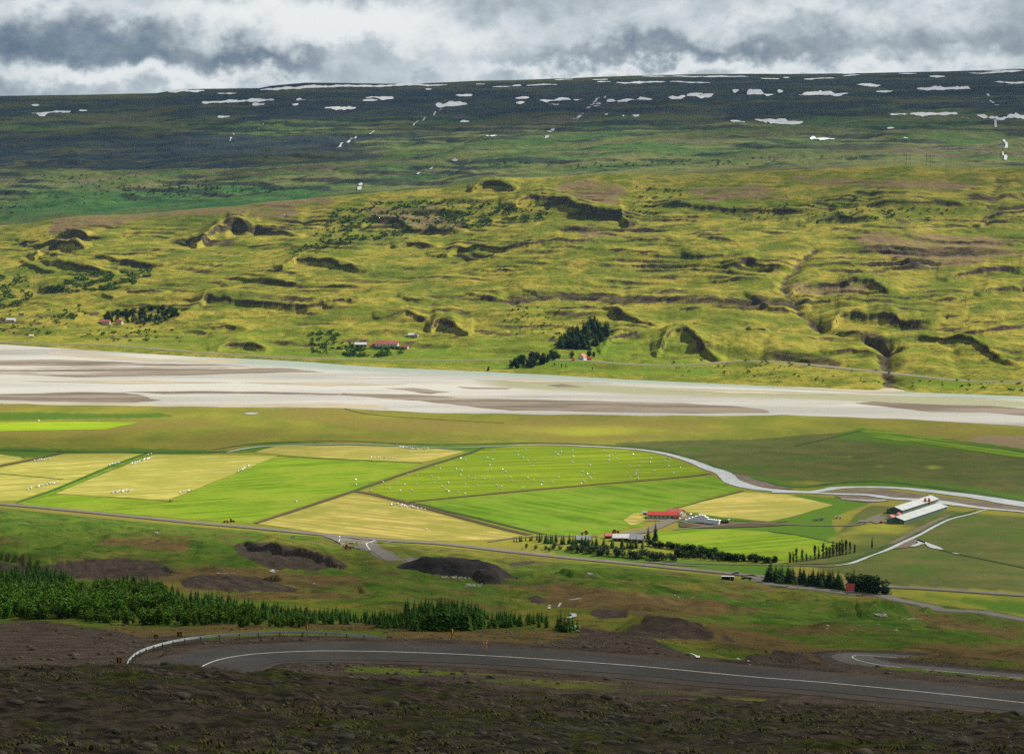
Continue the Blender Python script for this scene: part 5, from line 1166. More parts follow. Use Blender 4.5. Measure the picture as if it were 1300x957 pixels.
# grey barns: long ridge running away to the right
A0, A1 = px_ground([(1137, 668.5), (1191, 650.5)]); ang = math.degrees(math.atan2(*(A1 - A0)[::-1])); Lb = float(np.hypot(*(A1 - A0)))
def barn(u, v, L_, label, wd=14.5):
    c0 = px_ground([(u, v)])[0]; d = (A1 - A0) / np.hypot(*(A1 - A0)); c = c0 + d * L_ / 2
    o = empty('barn', (c[0], c[1], 0), R(ang)); tag(o, label, 'barn', 'grey barns by the creek'); hx, hy = L_ / 2, wd / 2
    b = MB(); b.prism([(-hy, -.5), (hy, -.5), (hy, 2.9), (0, 5.4), (-hy, 2.9)], -hx, hx, 'x'); b.build('wall', MT['greenwall'], o)
    r_ = MB()
    for s in (-1, 1): r_.prism([(0, 5.5), (s * (hy + .5), 2.75), (s * (hy + .5), 2.95), (0, 5.72)][::s], -hx - .5, hx + .5, 'x')
    ro = r_.build('roof', MT['grayroof'], o); m = MB(); m.box(-hx, hx, -.35, .35, 5.55, 5.95); m.build('ridge_vent', MT['grayroof'], ro)
    m = MB(); m.box(-hx - .08, -hx + .02, -1.6, 1.6, 0, 2.7); m.build('door', MT['greenwall'], o)
    for a in (-4.9, 4.9): m = MB(); m.box(-hx - .06, -hx + .02, a - .7, a + .7, 1.1, 2.1); f = m.build('window', MT['white'], o); m = MB(); m.box(-hx - .09, -hx - .05, a - .55, a + .55, 1.2, 2.0); m.build('pane', MT['glass'], f)
    for a in np.linspace(-hx + 4, hx - 4, 12): m = MB(); m.box(a - .6, a + .6, -hy - .06, -hy + .02, 1.3, 2.1); m.build('window', MT['glass'], o)
    return o
dA = math.degrees(math.atan2(A1[1] - A0[1], A1[0] - A0[0]))
barn(1137, 664.5, Lb * 1.02, 'nearer and longer of the two long grey roofed green barns by the creek', 15)
barn(1135.5, 651.5, Lb * .88, 'farther of the two long grey roofed green barns by the creek', 14)
def silo(u, v, r_, h_, label):
    c = px_ground([(u, v)])[0]; o = empty('feed_silo', (c[0], c[1], 0)); tag(o, label, 'silo')
    m = MB(); m.tube((0, 0, 2.0), (0, 0, h_), r_, r_, 14); m.build('tank', MT['pinkroof'], o); m = MB(); m.tube((0, 0, h_), (0, 0, h_ + 1.1), r_ * 1.02, .25, 14); m.build('roof', MT['pinkroof'], o)
    m = MB(); m.tube((0, 0, 1.0), (0, 0, 2.0), .3, r_, 14); m.build('hopper', MT['grayroof'], o)
    for k in range(4): m = MB(); a = k * 1.57 + .78; m.tube((r_ * .85 * math.cos(a), r_ * .85 * math.sin(a), -.2), (r_ * .85 * math.cos(a), r_ * .85 * math.sin(a), 2.2), .09, .09, 5); m.build('leg', MT['post'], o)
silo(1174.5, 642, 1.1, 6.0, 'left one of the pinkish feed silos between the grey barns'); silo(1179.5, 641, 1.2, 5.2, 'right one of the pinkish feed silos between the grey barns')
building('shed', 'small white fronted shed before the gable of the farther grey barn', 'shed', 1131, 659.2, 6, 5, 2.4, 1.2, ang, 'white', 'pinkroof', (), ('W', 0, 1.6, 2, 'brownwall'), z=0)
building('shed', 'small red roofed shed between the fronts of the grey barns', 'shed', 1140, 656.5, 5, 5, 2.4, 1.4, ang, 'white', 'redroof', (), ('W', 0, 1.6, 2, 'brownwall'), z=0)
q = px_ground([(1176.8, 637.5)])[0]; tree(DRK, q[0], q[1], 9, 'lone dark spruce just behind the pinkish silos', None, 'tree', 11, .7, z=0)
# white wrapped silage stack: bales in rows
a0, a1 = px_ground([(870.5, 662.0), (912, 666.8)]); d_ = (a1 - a0) / np.hypot(*(a1 - a0)); nrm = np.array([-d_[1], d_[0]]); LT = float(np.hypot(*(a1 - a0)))
nl = int(LT / 1.42)
for i in range(nl):
    s = i / (nl - 1); hN = int(round(np.interp(s, [0, .12, .38, .48, .7, 1], [1, 2, 5, 5, 3, 3])))
    for lv in range(hN):
        c = a0 + d_ * LT * s + nrm * 0.65 * lv
        o = bale(c[0], c[1], 'white wrapped bale in the long high stack right of the red roofed cowshed', 'bales of the long white stack', z=.5 + lv * 1.22, rz=math.atan2(nrm[1], nrm[0])); o.scale = (1.15, 1.2, 1.12)
for (u_, v_), lb in zip(((876.5,654.5),(925.3,661.5),(1070,667),(1062,658.5),(1095,664.3)), ('white bale between the cowshed wing and the long white stack','white bale behind the right end of the long white stack','','','')):
    q = px_ground([(u_, v_)])[0]
    if lb: bale(q[0], q[1], lb, None).scale = (1.5, 1.3, 1.2)
def boat_wagon(name, label, cat, u, v, L_, W_, h_, ang_, bodym, extra=None, z=None):
    """low farm wagon: bed, side boards, wheels, drawbar"""
    x, y = px_ground([(u, v)])[0]; o = empty(name, (x, y, gz(x, y) if z is None else z), R(ang_)); tag(o, label, cat)
    m = MB(); m.box(-L_/2, L_/2, -W_/2, W_/2, .9, 1.1); m.build('bed', MT['brownwall'], o)
    for s in (-1, 1): m = MB(); m.box(-L_/2, L_/2, s * W_/2 - .05, s * W_/2 + .05, 1.1, h_); m.build('side_board', MT[bodym], o)
    for s in (-1, 1): m = MB(); m.box(s * L_/2 - .05, s * L_/2 + .05, -W_/2, W_/2, 1.1, h_); m.build('end_board', MT[bodym], o)
    m = MB(); m.tube((L_/2, 0, .9), (L_/2 + 1.6, 0, .6), .07); m.build('drawbar', MT['post'], o)
    for sx_ in (-.3, .3):
        for s in (-1, 1): m = MB(); m.tube((sx_ * L_, s * W_/2 - .15, .5), (sx_ * L_, s * W_/2 + .15, .5), .5, .5, 12); m.build('wheel', MT['rubber'], o)
    return o
boat_wagon('farm_wagon', 'dark low wagon at the right end of the long white stack', 'wagon', 919, 664.5, 8, 3.2, 2.2, -8, 'brownwall')
boat_wagon('farm_wagon', 'white sided wagon standing in the yard left of the grey barns', 'wagon', 1095, 664, 6, 3, 2.4, 5, 'white')
boat_wagon('farm_wagon', 'small white wagon in the grass between hay field and grey barns', 'wagon', 1064.5, 658, 5, 2.6, 2.0, -5, 'white')
boat_wagon('farm_wagon', 'long grey trailer in the grass right of the golden hay field', 'wagon', 1039, 660.5, 11, 2.4, 1.7, 35, 'grayroof')
boat_wagon('trailer', 'low dark trailer in the grass right of the black and white shelter', 'trailer', 947.5, 737.3, 7.5, 2.4, 1.6, -5, 'black', z=None)
# shelter with open front beside the main road
x, y, zz = hit(924, 736, 1500); o = empty('shelter', (x, y, zz), R(-4)); tag(o, 'black and white open fronted shelter in the grass below the car', 'shelter')
m = MB(); m.box(-4.4, 4.4, 1.2, 1.4, -.8, 2.6); m.build('back_wall', MT['black'], o)
m = MB(); m.box(-4.6, 4.6, -1.5, 1.6, 2.6, 2.8); m.build('roof', MT['white'], o)
for a in (-4.3, 1.6, 4.3): m = MB(); m.box(a - .12, a + .12, -1.3, 1.2, -.8, 2.6); m.build('side_wall', MT['white'] if a > 0 else MT['black'], o)
m = MB(); m.box(-4.2, 1.4, -1.3, -1.15, 0.0, 1.2); m.build('front_board', MT['black'], o)
m = MB(); m.box(1.8, 4.1, -1.3, -1.1, 0.1, 1.7); m.build('door', MT['redwall'], o)
# vehicles
def car(u, v, ang_, label, paint='carpaint', zoff=0.55):
    x, y, zz = hit(u, v, 1500); o = empty('parked_car', (x, y, zz + zoff), R(ang_)); o.name = 'car'; tag(o, label, 'car')
    m = MB(); m.prism([(-2.3, .35), (2.3, .35), (2.35, .8), (1.5, 1.0), (.8, 1.02), (-2.2, 1.05), (-2.35, .8)], -.9, .9); m.build('body', MT[paint], o)
    m = MB(); m.prism([(-2.0, 1.04), (1.0, 1.0), (.3, 1.55), (-1.7, 1.6)], -.8, .8); m.build('cabin', MT['glass'], o)
    m = MB(); m.box(-1.65, .3, -.78, .78, 1.56, 1.66); m.build('roof', MT[paint], o)
    for sx_ in (-1.4, 1.4):
        for s in (-1, 1): m = MB(); m.tube((sx_, s * .9 - .1, .34), (sx_, s * .9 + .1, .34), .34, .34, 14); wq = m.build('wheel', MT['rubber'], o); m = MB(); m.tube((sx_, s * .9 - .11, .34), (sx_, s * .9 + .11, .34), .18, .18, 10); m.build('rim', MT['grayroof'], wq)
    for s in (-1, 1): m = MB(); m.box(2.28, 2.38, s * .65 - .16, s * .65 + .16, .62, .8); m.build('headlight', MT['white'], o)
    return o
c_ = car(934, 729.0, 175, 'silver blue car driving on the main road just above the black and white shelter'); c_.scale = (1.15,) * 3
def tractor(u, v, ang_, label, paint, rmin=1500):
    x, y, zz = hit(u, v, rmin); o = empty('tractor', (x, y, zz + .3), R(ang_)); tag(o, label, 'tractor')
    m = MB(); m.box(.2, 2.2, -.4, .4, .8, 1.6); m.build('bonnet', MT[paint], o); m = MB(); m.box(-1.3, .2, -.65, .65, .7, 1.5); m.build('body', MT[paint], o)
    m = MB(); m.prism([(-1.2, 1.5), (.2, 1.5), (.0, 2.6), (-1.1, 2.6)], -.6, .6); m.build('cab', MT['glass'], o); m = MB(); m.box(-1.25, .15, -.7, .7, 2.6, 2.72); m.build('roof', MT[paint], o)
    for s in (-1, 1):
        m = MB(); m.tube((-.8, s * .8 - .2, .8), (-.8, s * .8 + .2, .8), .8, .8, 16); wq = m.build('rear_wheel', MT['rubber'], o); m = MB(); m.tube((-.8, s * .8 - .21, .8), (-.8, s * .8 + .21, .8), .4, .4, 12); m.build('rim', MT['yellow'], wq)
        m = MB(); m.tube((1.6, s * .7 - .14, .5), (1.6, s * .7 + .14, .5), .5, .5, 14); wq = m.build('front_wheel', MT['rubber'], o)
    return o
tractor(743, 678.5, 170, 'yellow machine behind the left part of the shelterbelt', 'yellow').scale = (1.5, 1.3, 1.3)
tractor(781, 677.5, 20, 'red tractor behind the middle of the shelterbelt', 'redroof').scale = (1.5, 1.3, 1.3)
tractor(294, 663.5, 10, 'dark tractor at the lower edge of the green field above the road', 'black').scale = (1.1,) * 3
tractor(216.5, 637, 10, 'rusty red implement at the corner below the middle hay field', 'pinkroof').scale = (.9, .8, .6)
tractor(441, 697.5, 10, 'orange machine parked on the verge at the road junction', 'orange').scale = (1.2,) * 3
boat_wagon('farm_wagon', 'low yellow brown wagon left of the dark tractor above the road', 'wagon', 287, 663, 4.5, 2.2, 1.7, -5, 'yellow')
boat_wagon('farm_wagon', 'small white trailer right of the orange machine at the junction', 'trailer', 446.5, 697.5, 3.6, 2.2, 1.8, -10, 'white')
boat_wagon('farm_wagon', 'tiny yellow loader wagon before the gable of the nearer grey barn', 'wagon', 1119, 663.8, 2.6, 2.0, 1.8, -10, 'yellow')

# ---- buildings across the river
building('farmhouse', 'long pink roofed farmhouse above the far road by the green thicket', 'house', 491, 441, 34, 12, 5.5, 4.5, -3, 'white', 'pinkroof', [('S', a, s_, 1.6, 1.2) for a in (-13, -8, -3, 3, 8, 13) for s_ in (.9, 3.3)], ('S', 0.2, 1.6, 2.2, 'redwall'))
building('outbuilding', 'white roofed outbuilding left of the long pink roofed farmhouse', 'house', 458, 440.5, 17, 9, 4, 3, -2, 'brownwall', 'white', [('S', a, 1.2, 1.4, 1.4) for a in (-5, 0, 5)])
building('outbuilding', 'small pale house just left of the long pink roofed farmhouse', 'house', 473, 442, 9, 8, 3.6, 3.2, 15, 'cream', 'pinkroof', [('S', a, 1.2, 1.2, 1.2) for a in (-2, 2)])
building('outbuilding', 'small pale shed just right of the long pink roofed farmhouse', 'shed', 514, 443, 10, 7, 3.2, 2.6, -15, 'cream', 'pinkroof', [('S', a, 1.2, 1.2, 1.2) for a in (-2, 2)])
building('outbuilding', 'tiny brown shed at the left end of the far bank farm', 'shed', 446, 440.5, 6, 6, 2.6, 2.0, 5, 'redwall', 'brownwall', (), ('S', 0, 1.2, 1.9, 'white'))
building('sheep_house', 'small white house on the slope above right of the pink roofed farmhouse', 'house', 522, 427, 9, 6, 2.6, 2.2, 5, 'cream', 'white', (), ('S', 0, 1.6, 2, 'brownwall'))
building('sheep_house', 'second smaller shed on the slope above the pink roofed farmhouse', 'shed', 529, 427.5, 6, 6, 3, 2.2, -25, 'cream', 'grayroof', (), ('S', 0, 1.6, 2, 'brownwall'))
building('sheep_house', 'pale shed in the green slope above the white roofed outbuilding', 'shed', 463, 433, 6, 5, 2.4, 1.6, 5, 'cream', 'pinkroof', (), ('S', 0, 1.6, 1.9, 'brownwall'))
building('cottage', 'small white house with red roof beside the far road below the spruce grove', 'house', 739.5, 457, 8.5, 8, 4.5, 4.0, 60, 'white', 'redroof', [('W', -1.8, 1.2, 1.2, 1.2), ('W', 1.8, 1.2, 1.2, 1.2), ('S', 0, 1.2, 1.4, 1.2)], ('W', 0, 1.1, 2.0, 'redwall'))
building('shed', 'tiny red shed right of the small white house by the far road', 'shed', 748.5, 456.5, 4, 4, 2.2, 1.4, 10, 'redwall', 'redroof', (), ('S', 0, 1, 1.8, 'white'))
building('shed', 'tiny orange red shed on the far road left of the white house', 'shed', 727.5, 458.3, 4, 3.5, 2.0, 1.2, 0, 'orange', 'redroof', (), ('S', 0, 1, 1.6, 'white'))
building('cottage', 'left one of the pink roofed cottages before the dark grove', 'house', 134, 410.8, 15, 8, 3.2, 3.2, -3, 'cream', 'pinkroof', [('S', a, 1.2, 1.2, 1.2) for a in (-5, 0, 5)])
building('cottage', 'right one of the pink roofed cottages before the dark grove', 'house', 152, 411.5, 10, 8, 3.6, 3.2, -20, 'cream', 'pinkroof', [('S', a, 1.2, 1.2, 1.2) for a in (-3, 2)])
building('farmhouse', 'long low white roofed farm at the left edge of the far hills', 'house', 14, 408.5, 14, 8, 3.4, 2.6, -5, 'cream', 'white', [('S', a, 1.2, 1.2, 1.2) for a in (-4, 0, 4)])
building('farmhouse', 'pale brown roofed shed at the very left edge of the far hills', 'shed', 4, 408, 10, 7, 2.6, 2, 5, 'cream', 'brownwall', (), ('S', 0, 1.6, 2, 'brownwall'))
building('cottage', 'small white house with brown roof above the white roofed farm at the left', 'house', 27, 402.5, 7, 6, 3.2, 2.8, 25, 'white', 'brownwall', [('S', 0, 1.2, 1.2, 1.2)])
building('boathouse', 'tiny white hut on the grass by the river at the far left', 'shed', 40, 428, 6, 4, 2.2, 1.4, 8, 'white', 'white', (), ('S', 0, 1.6, 1.8, 'grayroof'))

# ---- power line
def pylon(u, v, h_, label, rmin=4000, portal=True):
    x, y, zz = hit(u, v, rmin); o = empty('power_pylon', (x, y, zz - 1)); tag(o, label, 'pylon', 'pylons of the power line' if portal else None)
    if portal:
        for s in (-1, 1): m = MB(); m.tube((s * 5.5, 0, 0), (s * 3.8, 0, h_), .45, .32, 6); m.build('leg', MT['pole'], o)
        m = MB(); m.tube((-11, 0, h_ * .86), (11, 0, h_ * .86), .4, .4, 6); m.build('crossarm', MT['pole'], o)
        m = MB(); m.tube((-5, 0, h_ * .45), (4.2, 0, h_ * .8), .15, .15, 5); m.tube((5, 0, h_ * .45), (-4.2, 0, h_ * .8), .15, .15, 5); m.build('brace', MT['pole'], o)
    else:
        m = MB(); m.tube((0, 0, 0), (0, 0, h_), .35, .25, 6); m.build('pole', MT['pole'], o); m = MB(); m.tube((-2.5, 0, h_ * .9), (2.5, 0, h_ * .9), .2, .2, 5); m.build('crossarm', MT['pole'], o)
pylon(1153, 213.5, 34, 'left one of the two tall portal pylons before the mountain', 6500); pylon(1178.5, 213, 34, 'right one of the two tall portal pylons before the mountain', 6500)
pylon(1070, 361, 14, 'single pole standing on the round brown hillock right of centre', 4000, False); pylon(1226, 389, 16, 'single pole on the grassy slope at the right of the hills', 4000, False)

# ---- guardrail, signs
gd = np.r_[0, np.cumsum(np.linalg.norm(np.diff(GR[:, :2], axis=0), axis=1))]; top = GR[:, 2]
gbase = H(GR[:, 0], GR[:, 1]); gr_z = GR[:, 2] + 0.62
o = empty('guardrail', (0, 0, 0)); tag(o, 'grey steel guardrail curving round the outside of the upper road bend', 'guardrail')
T_ = np.gradient(GR[:, :2], axis=0); T_ /= np.linalg.norm(T_, axis=1)[:, None]; N_ = np.c_[-T_[:, 1], T_[:, 0]]
prof = [(0, -.155), (.07, -.09), (.07, -.05), (0, 0), (.07, .05), (.07, .09), (0, .155), (-.02, .155), (-.02, -.155)]
m = MB(); vs = []
for i in range(240):
    for a, b in prof: vs.append((GR[i, 0] + N_[i, 0] * a, GR[i, 1] + N_[i, 1] * a, gr_z[i] + b))
np_ = len(prof); m.add(vs, [(i * np_ + k, i * np_ + (k + 1) % np_, (i + 1) * np_ + (k + 1) % np_, (i + 1) * np_ + k) for i in range(239) for k in range(np_)])
m.build('rail', MT['steel'], o)
for dd in np.arange(0.6, gd[-1], 3.0):
    i = int(np.searchsorted(gd, dd)); x, y = GR[i, :2] + N_[i] * -.09; m = MB(); m.box(x - .06, x + .06, y - .05, y + .05, gbase[i] - .6, gr_z[i] + .05); m.build('post', MT['post'], o)
def chevron(u, v, ang_, label, size=.62, rmin=300, ph=1.15):
    x, y, zz = hit(u, v, rmin); o = empty('chevron_sign', (x, y, zz), R(ang_)); tag(o, label, 'road sign')
    m = MB(); m.tube((0, .05, -.4), (0, .05, ph + size * .4), .045, .045, 8); m.build('post', MT['post'], o); s = size / 2
    m = MB(); m.box(-s, s, -.03, .0, ph - s, ph + s); pn = m.build('panel', MT['black'], o)
    m = MB(); w_ = size * .24
    m.prism([(-s * .55, ph + s * .82), (-s * .55 + w_, ph + s * .82), (s * .75, ph), (-s * .55 + w_, ph - s * .82), (-s * .55, ph - s * .82), (s * .75 - w_ * 1.1, ph)], -.045, -.031); m.build('arrow', MT['yellow'], pn)
chevron(151.5, 850, -20, 'yellow on black chevron sign left of the start of the guardrail', .66, 340)
chevron(198, 818, -15, 'faint black chevron sign standing behind the curve of the guardrail', .55, 385)
chevron(228, 818, -10, 'yellow on black chevron sign just behind the guardrail, left of its top', .62, 392)
chevron(390, 808, 55, 'narrow edge-on chevron sign behind the middle of the guardrail', .62, 399)
chevron(574, 819.5, 60, 'edge-on yellow chevron sign on the gravel right of the guardrail end', .66, 380)
def marker(u, v, label, lean=0.0, rmin=300, h_=1.0):
    x, y, zz = hit(u, v, rmin); o = empty('marker_post', (x, y, zz)); o.rotation_euler = (0, lean, 0); tag(o, label, 'marker post')
    m = MB(); m.tube((0, 0, -.3), (0, 0, h_), .05, .04, 8); m.build('post', MT['yellow'], o); m = MB(); m.tube((0, 0, h_ - .22), (0, 0, h_ - .1), .055, .055, 8); m.build('reflector', MT['white'], o)
marker(613, 824.5, 'yellow marker post leaning on the gravel verge right of the chevron sign', .12, 370); marker(618, 825, 'thin pale marker post just right of the leaning yellow one', -.05, 370)
marker(1065, 833.5, 'orange marker post at the far left edge of the lower bend', 0, 560, 1.3); marker(1081.5, 841.5, 'orange marker post at the near edge of the lower bend', 0, 560, 1.3)
# junction signs
x, y, zz = hit(431.5, 687, 1500); o = empty('road_sign', (x, y, zz), R(-10)); tag(o, 'tall white post sign on the traffic island at the road junction', 'road sign')
m = MB(); m.tube((0, 0, -.3), (0, 0, 3.4), .12); m.build('post', MT['white'], o); m = MB(); m.box(-.5, .5, -.1, -.04, 2.0, 3.4); m.build('panel', MT['white'], o)
x, y, zz = hit(372, 684.5, 1500); o = empty('information_board', (x, y, zz), R(-15)); tag(o, 'pale board on posts in the grass left of the road junction', 'board')
for s in (-1, 0, 1): m = MB(); m.tube((s * 1.3, 0, -.3), (s * 1.3, 0, 2.6), .09); m.build('post', MT['post'], o)
m = MB(); m.box(-1.7, 1.7, -.1, -.04, 1.3, 2.6); m.build('panel', MT['grayroof'], o)
x, y, zz = hit(487, 686, 1500); o = empty('marker_post', (x, y, zz)); tag(o, 'small white post on the field edge above the junction', 'marker post'); m = MB(); m.tube((0, 0, -.2), (0, 0, 1.4), .16); m.build('post', MT['white'], o)

# ---- heaps of dark gravel beside the side road
def heap(u, v, hw, hd, h, label, seed, mat, ang=0.0):
    x, y, z = hit(u, v, 1200); n = 44; t = np.linspace(-1.15, 1.15, n); A_, B_ = np.meshgrid(t, t, indexing='ij')
    ca, sa = math.cos(R(ang)), math.sin(R(ang)); X = x + hw * A_ * ca - hd * B_ * sa; Y = y + hd + hw * A_ * sa + hd * B_ * ca
    A_ = A_ * (1 + 0.25 * np.sin(2.2 * B_ + seed)); rr = (np.abs(A_) ** 2.4 + np.abs(B_) ** 2.4) ** (1 / 2.4) * (1 + 0.22 * fbm(X, Y, 22, 3, seed))
    z0 = H(X, Y); zz = z0 + h * (1 - sstep(0.45, 1.0, rr)) * (1 + 0.25 * fbm(X, Y, 16, 3, seed + 1)) - 1.6 * sstep(0.95, 1.12, rr)
    o = grid_mesh('gravel_heap', X - x, Y - y, zz - z, MT[mat]); o.location = (x, y, z); tag(o, label, 'gravel heap')
MT['darkgravel'] = simple('dark_gravel', (0.034, 0.030, 0.028), (0.018, 0.016, 0.015), 6, bump=(4, .8, 1.0), lam2=14)
MT['browngravel'] = simple('brown_gravel', (0.060, 0.045, 0.036), (0.030, 0.024, 0.020), 5, bump=(3, .8, 0.8), lam2=12)
heap(582, 734, 30, 30, 6.8, 'large flat topped heap of dark gravel beside the curving side road', 5, 'darkgravel', -8)
heap(621, 741, 11, 11, 4.2, 'small brown gravel heap right in front of the large dark one', 9, 'browngravel', 10)
# ---- stones
def stone_mesh(seed, sub=1):
    import bmesh
    b = bmesh.new(); bmesh.ops.create_icosphere(b, subdivisions=sub, radius=1.0); q = random.Random(seed); s = (q.uniform(.8, 1.3), q.uniform(.7, 1.1), q.uniform(.4, .75))
    for v in b.verts: k = 1 + q.uniform(-.22, .18); v.co = Vector((v.co.x * s[0] * k, v.co.y * s[1] * k, v.co.z * s[2] * k))
    me = bpy.data.meshes.new('stone'); b.to_mesh(me); b.free(); return me
ST = [stone_mesh(k, 2 if k < 3 else 1) for k in range(8)]
its = []
for _ in range(9000):
    r_q = rnd.uniform(70, 215) if rnd.random() < .8 else rnd.uniform(215, 300); u_q = rnd.uniform(-60, 1360); x, y = pol(u_q, r_q)
    if float(perlin(np.array([x / 9.0]), np.array([y / 9.0]), 5)[0]) < -0.12: continue
    s = min(0.06 + 0.07 * rnd.expovariate(1.0), .5); its.append((ST[rnd.randrange(8)], float(x), float(y), None, s, s, rnd.uniform(0, 6.28)))
zs__ = H(np.array([i[1] for i in its]), np.array([i[2] for i in its]))
merged('rubble', [(a, b, c, float(z) - .02, s, s2, r_) for (a, b, c, _, s, s2, r_), z in zip(its, zs__)], MT['stone'])
its = []
for _ in range(5200):
    u_q, v_q = rnd.uniform(-40, 1340), rnd.uniform(783, 868); 
    x, y, z = hit(u_q, v_q, 310)
    if not (310 < math.hypot(x, y) < 640): continue
    if min(np.hypot(UPPER[::6, 0] - x, UPPER[::6, 1] - y)) < 9 or min(np.hypot(LOWER[::6, 0] - x, LOWER[::6, 1] - y)) < 8: continue
    s = min(0.10 + 0.10 * rnd.expovariate(1.0), .7); its.append((ST[rnd.randrange(8)], x, y, z - .03, s, s, rnd.uniform(0, 6.28)))
merged('rubble', its, MT['stone'])
its = []
for (u0_, v0_, u1_, v1_, n, s0) in ((560,731,605,734,60,.55),(590,741,612,745,24,.6),(195,675,205,677,10,.8),(1110,783,1125,778,22,.7),(1140,785,1175,786,14,.6),(1155,684,1175,691,20,.5),(275,727,300,728,16,.5),(745,728,750,729,3,1.2),(855,755,880,760,10,.5),(1040,770,1300,800,25,.35),(395,741,400,742,3,.8),(120,753,240,760,10,.4)):
    for _ in range(n):
        x, y, z = hit(rnd.uniform(u0_, u1_), rnd.uniform(min(v0_, v1_), max(v0_, v1_)), 640); s = s0 * rnd.uniform(.5, 1.3); its.append((ST[rnd.randrange(8)], x, y, z, s * 1.2, s, rnd.uniform(0, 6.28)))
merged('pale_stones', its, MT['palestone'])
# tufts of grass along the near slope and the embankment
TU = []
for k in range(4):
    m = MB(); q = random.Random(k)
    for j in range(9):
        a = q.uniform(0, 6.28); L_ = q.uniform(.2, .5); bx_, by_ = q.uniform(-.25, .25), q.uniform(-.25, .25)
        m.add([(bx_ - .05 * math.sin(a), by_ + .05 * math.cos(a), 0), (bx_ + .05 * math.sin(a), by_ - .05 * math.cos(a), 0), (bx_ + L_ * .6 * math.cos(a), by_ + L_ * .6 * math.sin(a), L_)], [(0, 1, 2)])
    TU.append(m.mesh('tuft', MT['ditch']))
its = []
for _ in range(9000):
    r_q = rnd.uniform(75, 300) ; u_q = rnd.uniform(-60, 1360); x, y = pol(u_q, r_q)
    if float(perlin(np.array([x / 14.0]), np.array([y / 14.0]), 15)[0]) + 0.3 * rnd.random() < 0.22: continue
    its.append((TU[rnd.randrange(4)], float(x), float(y), 0, rnd.uniform(.45, .9), rnd.uniform(.2, .45), rnd.uniform(0, 6.28)))
zs__ = H(np.array([i[1] for i in its]), np.array([i[2] for i in its]))
MT['tuft'] = simple('dry_tufts', (0.115, 0.110, 0.028), (0.075, 0.060, 0.025), 5)
merged('grass_tufts', [(a, b, c, float(z), s, s2, r_) for (a, b, c, _, s, s2, r_), z in zip(its, zs__)], MT['tuft'])
# ------------------------------------------------------------------ light: sky, sun, cloud shade, air
SUN_AZ, SUN_EL = R(54), R(37)
S = np.array([math.cos(SUN_EL) * math.sin(SUN_AZ), math.cos(SUN_EL) * math.cos(SUN_AZ), math.sin(SUN_EL)])
sl = bpy.data.lights.new('sun', 'SUN'); sl.energy = 5.0; sl.angle = R(0.6); sl.color = (1.0, 0.94, 0.83)
so = bpy.data.objects.new('sun', sl); link(so); so.rotation_euler = Vector(S).to_track_quat('Z', 'Y').to_euler(); so.location = (0, 0, 3000)

def shade(u, v, r):
    """how much of the sun the clouds take away over each place"""
    D = np.zeros(u.shape)
    L1 = np.interp(u, [-200, 0, 330, 650, 900, 1050, 1300, 1500], [648, 662, 684, 712, 716, 722, 740, 760])
    D = np.maximum(D, 0.66 * sstep(-10, 26, v - L1)); D = D - 0.14 * np.exp(-((u - 1050) / 330) ** 2 - ((v - 775) / 38) ** 2) * (v > 735); D = np.maximum(D, 0.76 * sstep(795, 835, v)); D = np.maximum(D, 0.84 * sstep(800, 850, v)); D = np.where(r < 290, 0.86, D)
    D = np.where((v > 900), 0.92, D)  # cover thickened here only to darken the nearest strip of ground
    def blob(cu, cv, su, sv, a):
        return a * np.exp(-np.abs((u - cu) / su) ** 3 - np.abs((v - cv) / sv) ** 3)
    val = (r > 1500) & (r < 3500)
    E = np.maximum.reduce([blob(60, 564, 430, 10, 0.68), blob(350, 556, 190, 12, 0.58), blob(560, 560, 160, 6, 0.35), blob(800, 512, 200, 18, 0.55), blob(1250, 585, 340, 48, 0.50), blob(1000, 590, 140, 26, 0.42), blob(1250, 690, 230, 60, 0.30), blob(1180, 535, 200, 14, 0.35)])
    D = np.where(val, np.maximum(D, E), D)
    hil = (r > 4400) & (r < 7400)
    E = np.maximum.reduce([blob(1150, 225, 330, 22, 0.40), blob(1250, 255, 170, 16, 0.30), blob(330, 268, 120, 14, 0.3), blob(30, 275, 120, 16, .25), blob(760, 250, 60, 12, 0.3), blob(150, 372, 160, 14, 0.25), blob(1000, 262, 120, 10, 0.3)])
    D = np.where(hil, np.maximum(D, E), D)
    mt = r > 7300
    edge = np.interp(u, [-200, 0, 250, 300, 420, 520, 640, 760, 900, 1000, 1300], [200, 195, 185, 158, 150, 160, 172, 165, 160, 168, 165])
    E = 0.14 + 0.66 * (1 - sstep(-22, 22, v - edge + 14 * fbm(u, v * 4, 120, 3, 8))); E = np.maximum(E, blob(250, 205, 330, 9, 0.85))
    D = np.where(mt, E, D)
    return D
ALT = 1500.0
gx_, gy_ = np.meshgrid(np.arange(-4200, 7200, 60.0), np.arange(-1200, 17500, 60.0), indexing='ij')
gz_ = np.zeros_like(gx_)
for _ in range(4):
    k = (ALT - gz_) / S[2]; X_ = gx_ - S[0] * k; Y_ = gy_ - S[1] * k
    ua_, r_ = to_pol(X_, Y_); ok = (Y_ > 30) & (ua_ > UAc[0]) & (ua_ < UAc[-1])
    gz_ = np.where(ok, 0, 0.0)
    hz = H(np.where(ok, X_, 0), np.where(ok, Y_, 100)); gz_ = np.where(ok, 0.5 * gz_ + hz, 0.0)
uu, vv_ = proj(X_, np.maximum(Y_, 5), gz_)
D_ = shade(uu, vv_, np.hypot(X_, Y_)); D_ = np.where(ok, D_, np.where(Y_ < 30, 0.7, 0.4))
D_ = D_ * (1 + 0.35 * fbm(gx_, gy_, 600, 4, 901))
D_ = np.clip(blur(D_, 1), 0, 0.92)
fo = 1 - np.sqrt(1 - D_)
